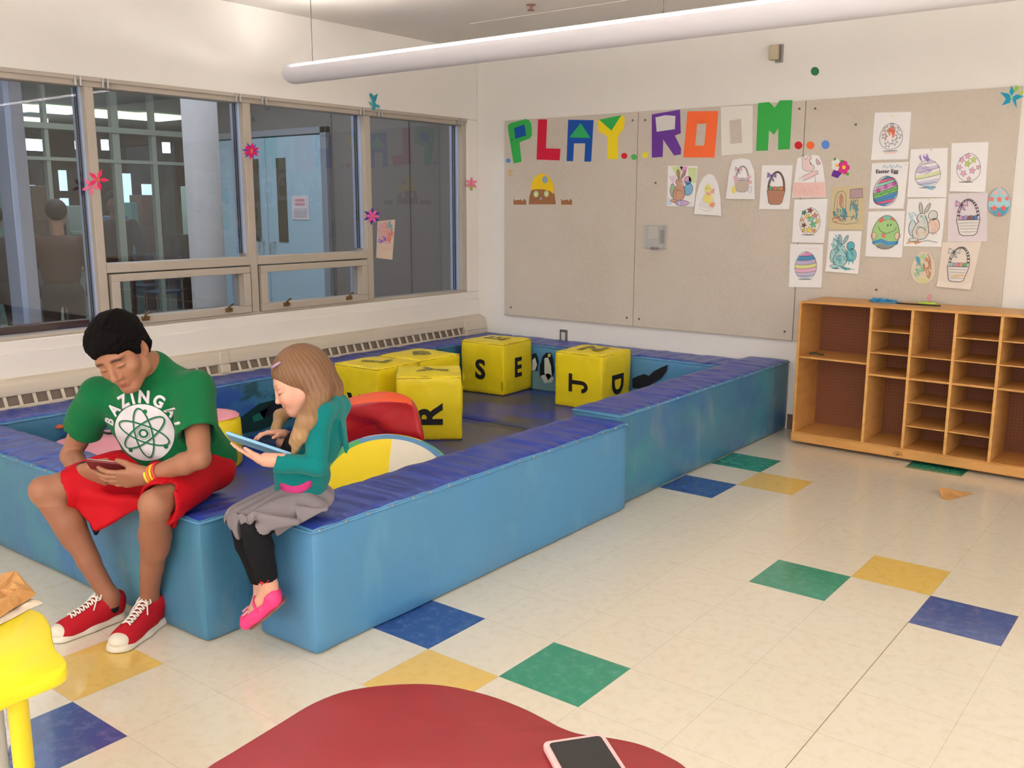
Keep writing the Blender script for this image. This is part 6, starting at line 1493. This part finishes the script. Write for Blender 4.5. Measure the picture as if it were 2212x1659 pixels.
eL=oy(684,1006,-.26); wL=oy(573,990,-.375); eR=oy(632,1000,-.10); wR=oy(608,955,-.235)
def girlcol(V):
    base=A_(lin((218,164,142)))[None]*np.ones((len(V),1)); q=(V-gc); x=q@gl_; y=q@gf; z=q@gu
    def blend(m,c):
        nonlocal base; base=base*(1-m[:,None])+A_(lin(c))[None]*m[:,None]
    blend(np.exp(-((x/.018)**4))*np.exp(-(((z+.060)/.008)**4))*(y>.07)*.7,(206,104,104))
    for s in (-1,1):
        xx=x-s*.031; blend(np.exp(-((xx/.018)**4))*np.exp(-(((z-.019)/.003)**4))*(y>.06)*.45,(150,112,84)); blend(np.exp(-((xx/.016)**4))*np.exp(-(((z+.010)/.0028)**4))*(y>.05)*.9,(84,52,42)); blend(np.exp(-(xx/.02)**4)*np.exp(-((z-.002)/.010)**4)*(y>.05)*.18,(170,110,100))
        blend(np.exp(-((x-s*.042)**2+(z+.035)**2)/.018**2)*(y>.03)*.25,(236,130,120))
    return base
gh=SDF(gc-.15,gc+.15,.0028); head_sdf(gh,gc,gl_,gf,gu,.86,True); gh.cone(gc-gu*.04-gf*.015,gneck-Z1*.02,.036,.038,.02)
ga=SDF(np.minimum.reduce([wL,wR])-A_((.17,.17,.08)),np.maximum.reduce([wL,wR])+A_((.06,.08,.09)),.0028)
for e_,w_ in ((eL,wL),(eR,wR)): ga.cone(w_+(e_-w_)*.35,w_,.024,.0185,.01)
ta=unit(camv(.935,-.33,-.12)); tw=unit(camv(.10,.22,.97)); tw=unit(tw-ta*(tw@ta)); tn=np.cross(ta,tw); 
if tn[2]<0: tn=-tn
tc_=oy(566,965,-.315); wL=wL-tn*.012; wR=wR+tn*.03
hand_sdf(ga,wL,unit(oy(512,962,-.42)-tn*.012-wL),tn,.64,[.10,.12,.14,.16],.6,thumb=(.1,.1),side=-1,thumbdir=(.55,.8,.05))
hand_sdf(ga,wR,unit(oy(548,950,-.33)+tn*.03-wR),-tn,.66,[.35,.42,.48,.5],1.1,thumb=(.1,.2),side=1 if True else -1,thumbdir=(.6,.7,.1))
gfz=SDF(A_((-.95,-.55,.02)),A_((-.55,-.22,.32)),.0034)
tL=oy(523,1352,-.435); heL=oy(598,1290,-.365)+A_((0,0,-.002))
tR=tL+A_((-.062,.045,-.018)); heR=heL+A_((-.052,.042,-.016))
for a_,t_,h_,k_ in ((gaL,tL,heL,gkL),(gaR,tR,heR,gkR)):
    up=k_+(a_-k_)*.75; gfz.cone(up,a_,.031,.026,.01); gfz.cone(a_,h_+(t_-h_)*.15,.026,.024,.015); gfz.cone(a_-A_((0,0,.01)),h_+(t_-h_)*.62+A_((0,0,.004)),.026,.022,.015); gfz.cone(h_+(t_-h_)*.5,h_+(t_-h_)*.86,.024,.018,.012)
gt=SDF(A_((-.80,-.34,.47)),A_((-.46,-.02,.88)),.01); gt.cone(pm_,smd,.06,.06,.02); gt.cone(smd,gneck,.045,.036,.01); gt.cone(sL,sR,.03,.03,.02)
gt2=SDF(A_((-.95,-.50,.60)),A_((-.42,-.02,.88)),.007)
for s_,e_,w_ in ((sL,eL,wL),(sR,eR,wR)): gt2.cone(s_,e_,.026,.022,.01); gt2.cone(e_,w_,.022,.016,.01)
gg_=SDF(np.minimum.reduce([pm_,gkL,gkR,gaL,gaR])-.06,np.maximum.reduce([pm_,gkL,gkR,gaL,gaR])+.06,.01)
for h_,k_,a_ in ((hL,gkL,gaL),(hR,gkR,gaR)): gg_.cone(h_,k_,.05,.036,.01); gg_.cone(k_,a_,.034,.024,.01)
sdf_obj('body',[gh,ga,gfz,gt,gt2,gg_],M['skin2'],girl,girlcol)
# leggings
g=SDF(np.minimum.reduce([pm_,gkL,gkR,gaL,gaR])-.09,np.maximum.reduce([pm_,gkL,gkR,gaL,gaR])+.09,.0045)
for h_,k_,a_ in ((hL,gkL,gaL),(hR,gkR,gaR)):
    g.cone(h_,k_,.056,.042,.01); e_=k_+(a_-k_)*.93; g.cone(k_,k_+(a_-k_)*.35,.042,.045,.01); g.cone(k_+(a_-k_)*.35,e_,.045,.034,.01); u_=unit(a_-k_); g.cone(e_+u_*.034,e_+u_*.08,.05,.05,.003,'sub')
g.ell(pm_,(.095,.085,.06),[Lg,Fg,Z1],k=.02)
g.disp(lambda X,Y,Z:.0018*nz(X,Y,Z,60,2))
g.comb(A_((-1,-.5,.2)),A_((-.5,.1,.452)),lambda X,Y,Z:np.maximum(Z-.45,-.268-Y),.002,'sub')
leg=sdf_obj('leggings',[g],M['blackc'],girl)
b=MB(); o=Vector(gaL+(gkL-gaL)*.10)+Vector(camv(0,0,1))*.034
for s in (-1,1): q=Vector(camv(s*.012,.004*s,0)); b.tube([o,o+q+Vector((0,0,.006)),o+q*1.2+Vector((0,0,-.004)),o],.0024,6); b.tube([o,o+q*.9+Vector((0,0,-.012))],.002,6)
b.build('bow',mat('red_ribbon',(226,40,50),.5),leg)
# shoes
def flat(t_,h_,a_,par):
    d=unit(t_-h_); x=unit(np.cross(d,Z1)); z=unit(np.cross(x,d)); 
    if z[2]<0: z=-z
    Q=lambda a,b_,c:h_+x*a+d*b_+z*c; L=np.linalg.norm(t_-h_)
    g=SDF(np.minimum(t_,h_)-.07,np.maximum(t_,h_)+.08,.0027)
    g.ell(Q(0,.012,.014),(.030,.030,.034),[x,d,z]); g.cone(Q(0,.02,.0),Q(0,L*.55,.0),.027,.030,.015); g.cone(Q(0,L*.5,.0),Q(0,L-.022,-.002),.030,.026,.015,sq=(z,.85))
    g.cone(Q(0,.005,.058),Q(0,L*.60,.034),.028,.024,.004,'sub'); g.cone(Q(0,.012,.03),Q(0,L*.5,.022),.024,.022,.003,'sub')
    sh=sdf_obj('shoe',[g],M['pinks'],par)
    b=MB(); c=Q(0,L*.42,.006); b.tube([Vector(c+x*.031*math.cos(a)+z*.033*math.sin(a)) for a in [PI*k/14 for k in range(15)]],.0042,6); b.build('strap',M['pinks'],sh,smooth=True)
    b=MB(); c=Vector(Q(0,L-.040,.026)); b.tube([c+Vector(x)*.013*math.cos(a)+Vector(d)*.013*math.sin(a) for a in [2*PI*k/16 for k in range(16)]],.0022,5,closed=True,caps=False); b.tube([c+Vector(x)*.005*math.cos(a)+Vector(d)*.005*math.sin(a) for a in [2*PI*k/10 for k in range(10)]],.0022,5,closed=True,caps=False); b.build('ornament',mat('pale_pink_trim',(246,170,190),.4),sh,smooth=True)
    b=MB(); n=22; out=[]
    for k in range(n):
        a=2*PI*k/n; yy=.5-.5*math.cos(a) ; out.append((.026*math.sin(a)*(1+.15*yy),L*(-.10+1.02*yy)))
    b.prism(out,lambda xx,yy,dd:Vector(Q(xx,yy,-.024+dd)),-.004,.004); b.build('shoe_sole',mat('brown_sole',(120,72,60),.6),sh,bevel=.001)
flat(tL,heL,gaL,girl); flat(tR,heR,gaR,girl)
# black top under the jacket
g=SDF(A_((-.86,-.40,.46)),A_((-.44,0,.90)),.005); g.ell(pm_+Z1*.10+Fg*.005,(.080,.066,.13),[Lg,Fg,Z1]); g.ell(smd-Z1*.08+Fg*.004,(.088,.066,.10),[Lg,Fg,Z1],k=.03); g.cone(smd-Z1*.01,gneck-Z1*.01,.055,.046,.02); g.cone(gneck+Z1*.015,gneck+Z1*.06,.036,.06,.004,'sub')
sdf_obj('black_top',[g],M['blackc'],girl)
# teal hooded jacket
G3=[Lg,Fg,Z1]; g=SDF(A_((-.94,-.52,.47)),A_((-.38,.06,.92)),.0046)
g.ell(pm_+Z1*.075-Fg*.002,(.104,.096,.125),G3); g.ell(smd-Z1*.07-Fg*.004,(.102,.082,.115),G3,k=.03); g.cone(sR,sL,.046,.046,.03); g.cone(smd-Fg*.02,gneck-Fg*.02-Z1*.01,.06,.048,.02)
for s_,e_,w_ in ((sL,eL,wL),(sR,eR,wR)):
    g.cone(s_,e_,.042,.034,.015); q=w_+(e_-w_)*.16; g.cone(e_,q,.034,.027,.01); g.cone(q+(e_-w_)*.05,q,.028,.0285,.006); u_=unit(w_-e_); g.cone(q+u_*.034,q+u_*.07,.05,.05,.003,'sub'); g.cone(q-u_*.005,q+u_*.05,.022,.026,.003,'sub')
# hood lying on the back
g.ell(smd-Fg*.055+Z1*.005,(.080,.038,.070),G3,k=.02); g.cone(sL-Fg*.03+Z1*.03,smd+Z1*.02-Fg*.075,.026,.034,.02); g.cone(sR-Fg*.03+Z1*.03,smd+Z1*.02-Fg*.075,.026,.034,.02)
for k in range(5):
    a=-.9+.45*k; bp=smd-Fg*(.062+.02*math.cos(a))+Lg*(.075*math.sin(a)); g.tri(bp-Z1*.02+Lg*.016,bp-Z1*.02-Lg*.016,bp-Z1*.125-Fg*.014,.006,.01)
# open front
g.cone(gneck+Fg*.06-Z1*.01,pm_+Fg*.115+Z1*.05-Lg*.0,.030,.040,.006,'sub'); g.cone(gneck+Fg*.03+Z1*.02,gneck+Fg*.05+Z1*.08,.036,.05,.004,'sub'); g.cone(pm_+Fg*.115+Z1*.08,pm_+Fg*.10-Z1*.06,.034,.055,.006,'sub')
g.comb(A_((-1,-.6,.40)),A_((-.3,.1,.52)),lambda X,Y,Z:(Z-.487)+.006*np.sin(X*50+Y*30),.006,'sub')
g.disp(lambda X,Y,Z:.003*nz(X,Y,Z,38,1)+.0028*np.sin(95*(X*.5+Y*.3+Z*.8))*np.clip((.78-Z)*5,0,1)+.002*nz(X,Y,Z,75,6))
jk=sdf_obj('hooded_jacket',[g],M['teal'],girl)
BJ=bvh(jk)
def onto(B_,u,v,d=.002):
    h,n_,_,_=B_.ray_cast(CC,ray(u,v).normalized()); 
    return None if h is None else h+n_*d
b=MB(); pts=[(612,1034),(622,1036),(636,1041),(650,1040),(663,1034),(673,1029),(679,1030),(680,1036),(676,1044),(668,1050),(655,1056),(640,1058),(626,1057),(616,1054),(612,1046)]
pts=[(u-6,v+9) for u,v in pts]; c0=(640,1055); V=[]
for s in (1,.66,.33): V+=[onto(BJ,c0[0]+(u-c0[0])*s,c0[1]+(v-c0[1])*s) for u,v in pts]
V.append(onto(BJ,*c0)); ok=[v for v in V if v is not None]; V=[v if v is not None else ok[0] for v in V]; n=len(pts)
b.add(V,[(r_*n+k,r_*n+(k+1)%n,(r_+1)*n+(k+1)%n,(r_+1)*n+k) for r_ in range(2) for k in range(n)]+[(2*n+k,2*n+(k+1)%n,3*n) for k in range(n)]); o=b.build('pocket',M['pinkc'],jk,smooth=True); md=o.modifiers.new('t','SOLIDIFY'); md.thickness=.003
# skirt
g=SDF(A_((-1.0,-.62,.30)),A_((-.42,-.02,.62)),.0046)
fl=A_((0,0,.012)); g.ell(pm_-Z1*.005,(.118,.110,.050),G3); g.cone(pm_+Lg*.05,gkL-Fg*.015,.063,.054,.015); g.cone(pm_-Lg*.05,gkR,.063,.054,.015); g.cone(pm_,(gkL+gkR)/2,.064,.05,.02)
g.tri(oy(498,1110,-.43),oy(517,1158,-.43),oy(548,1118,-.46),.005,.02); g.tri(oy(548,1108,-.45),oy(585,1136,-.40),oy(640,1128,-.33),.006,.02); g.tri(oy(640,1095,-.30),oy(645,1128,-.31),oy(703,1100,-.22),.008,.02); g.tri(oy(660,1080,-.24),oy(704,1098,-.215),oy(695,1080,-.18),.008,.02)
for h_,k_,a_ in ((hL,gkL,gaL),(hR,gkR,gaR)):
    g.cone(k_+(a_-k_)*.10,k_+(a_-k_)*.6,.060,.075,.004,'sub'); u_=unit(k_-h_); g.cone(k_-u_*.06-Z1*.02,k_+u_*.02-Z1*.05,.042,.048,.004,'sub')
g.comb(A_((-1.1,-.7,.28)),A_((-.4,.05,.46)),lambda X,Y,Z:np.maximum(Z-.452,-.268-Y),.003,'sub'); g.comb(A_((-1.1,-.7,.28)),A_((-.3,.05,.44)),lambda X,Y,Z:(Z-.405)+.008*np.sin(X*80+Y*50),.006,'sub')
g.disp(lambda X,Y,Z:.0035*np.sin(110*(X*.77-Y*.64)+20*Z+30*(X*.64+Y*.77))+.003*nz(X,Y,Z,50,3))
sdf_obj('skirt',[g],M['tulle'],girl)
# hair
def gcol(V):
    t=np.clip((.90-V[:,2])/.16,0,1)[:,None]; w=(.5+.5*np.sin(38*np.arctan2((V-gc)@gl_,(V-gc)@gf)+np.sin(V[:,2]*18)))[:,None]*.5
    a=A_(lin((112,80,58)));b_=A_(lin((176,140,100))); c_=A_(lin((146,108,76)))
    return (a*(1-w)+c_*w)*(1-t)+(b_*(1-.4*w)+a*.4*w)*t
G=lambda x,y,z:gc+.86*(gl_*x+gf*y+gu*z); H3=[gl_,gf,gu]
g=SDF(A_(gc)-A_((.20,.22,.26)),A_(gc)+A_((.20,.20,.15)),.0036)
g.ell(G(0,-.022,.040),(.083,.096,.088),H3); g.ell(G(0,-.055,-.02),(.075,.066,.085),H3,k=.03)
def lock(ps,rs,k=.02):
    for i in range(len(ps)-1): g.cone(ps[i],ps[i+1],rs[i],rs[i+1],k)
back=smd-Fg*.05
lock([G(.070,-.005,.050),G(.080,-.022,-.03),G(.078,-.035,-.095)],[.020,.024,.026],.015); lock([G(.066,-.05,.02),G(.074,-.058,-.06),sL+A_((-.03,.02,.045))],[.034,.032,.026])
lock([G(0,-.085,.0),G(0,-.088,-.07),back+Z1*.06],[.045,.044,.034])
lock([G(-.07,-.02,.0),G(-.078,-.02,-.08),sR+Z1*.045],[.03,.034,.03])
e1=oy(668,905,-.27);e2=oy(650,940,-.285);e3=oy(632,985,-.295)
lock([G(.078,-.03,-.08),e1,e2,e3],[.024,.024,.022,.008]); lock([G(.074,-.012,-.085),oy(655,908,-.285),oy(630,955,-.30)],[.016,.018,.008])
lock([G(-.060,.010,-.02),G(-.064,.030,-.08),oy(606,900,-.16),oy(585,938,-.20)],[.020,.020,.018,.008]); lock([oy(606,895,-.16),oy(600,945,-.20)],[.016,.008])
def groove(X,Y,Z):
    a=np.arctan2((X-gc[0])*gl_[0]+(Y-gc[1])*gl_[1]+.004*np.sin(Z*30),(X-gc[0])*gf[0]+(Y-gc[1])*gf[1]+1e-5)
    return .0008*np.sin(46*a+2*np.sin(Z*14))+.0004*np.sin(91*a+Z*9)
g.disp(groove)
g.ell(G(.004,.106,-.042),(.082,.066,.083),H3,k=.010,op='sub')
hr=sdf_obj('hair',[g],M['ghair'],girl,gcol)
c=Vector(oy(596,789,-.215)); BH=bvh(hr); h_=onto(BH,598,789,.003) or c
b=MB(); a=Vector(camv(.8,.5,.1)).normalized(); b.tube([h_-a*.018,h_-a*.006+Vector(camv(0,0,.003)),h_+a*.008+Vector(camv(0,0,.003)),h_+a*.018],.0042,8); b.build('hair_clip',mat('lilac_clip',(170,140,180),.4),girl,smooth=True)
# tablet
T=Matrix(((ta[0],tw[0],tn[0],tc_[0]),(ta[1],tw[1],tn[1],tc_[1]),(ta[2],tw[2],tn[2],tc_[2]),(0,0,0,1)))
fn=lambda x,y,d:T@Vector((x,y,d)); t=empty('tablet',tc_,'tablet in a light blue cover held up by the girl','tablet')
b=MB(); b.prism(rrect(.113,.082,.010),fn,-.006,.004); b.build('tablet_cover',M['tablet'],t,bevel=.002)
b=MB(); b.prism(rrect(.108,.077,.008),fn,.004,.0052); b.build('screen',M['phoneblk'],t)
# ================================================================== LIGHT
w=bpy.data.worlds.new('World'); SC.world=w; w.use_nodes=True; w.node_tree.nodes['Background'].inputs[0].default_value=(.8,.9,1,1); w.node_tree.nodes['Background'].inputs[1].default_value=.3
def area(name,loc,rot,sx,sy,e,col=(1,.93,.82)):
    l=bpy.data.lights.new(name,'AREA'); l.shape='RECTANGLE'; l.size=sx; l.size_y=sy; l.energy=e; l.color=col
    o=bpy.data.objects.new(name,l); COL.objects.link(o); o.location=loc; o.rotation_euler=rot; return o
area('fill_light_rear',(1.6,YF+.1,1.7),(PI/2,0,0),5.5,1.8,100,(1,.98,.96))  # added fill from behind the camera, the rear wall has no window
area('fill_light_right',(XR-.1,-1.5,1.7),(0,PI/2,0),1.8,6,58,(1,.96,.92))  # added fill from the side, no window built in the right wall
area('fill_light_overhead',(1.2,-3.0,2.6),(0,0,0),5,.4,30,(1,.97,.93))  # added overhead fill, no fixture hangs at this spot
area('corridor_light',(-5.2,1.5,2.7),(0,0,0),2.5,4,50,(1,.98,.97))
area('hall_light',(-10,3,2.7),(0,0,0),4,5,90,(.90,1,.96))
SC.view_settings.exposure=.5
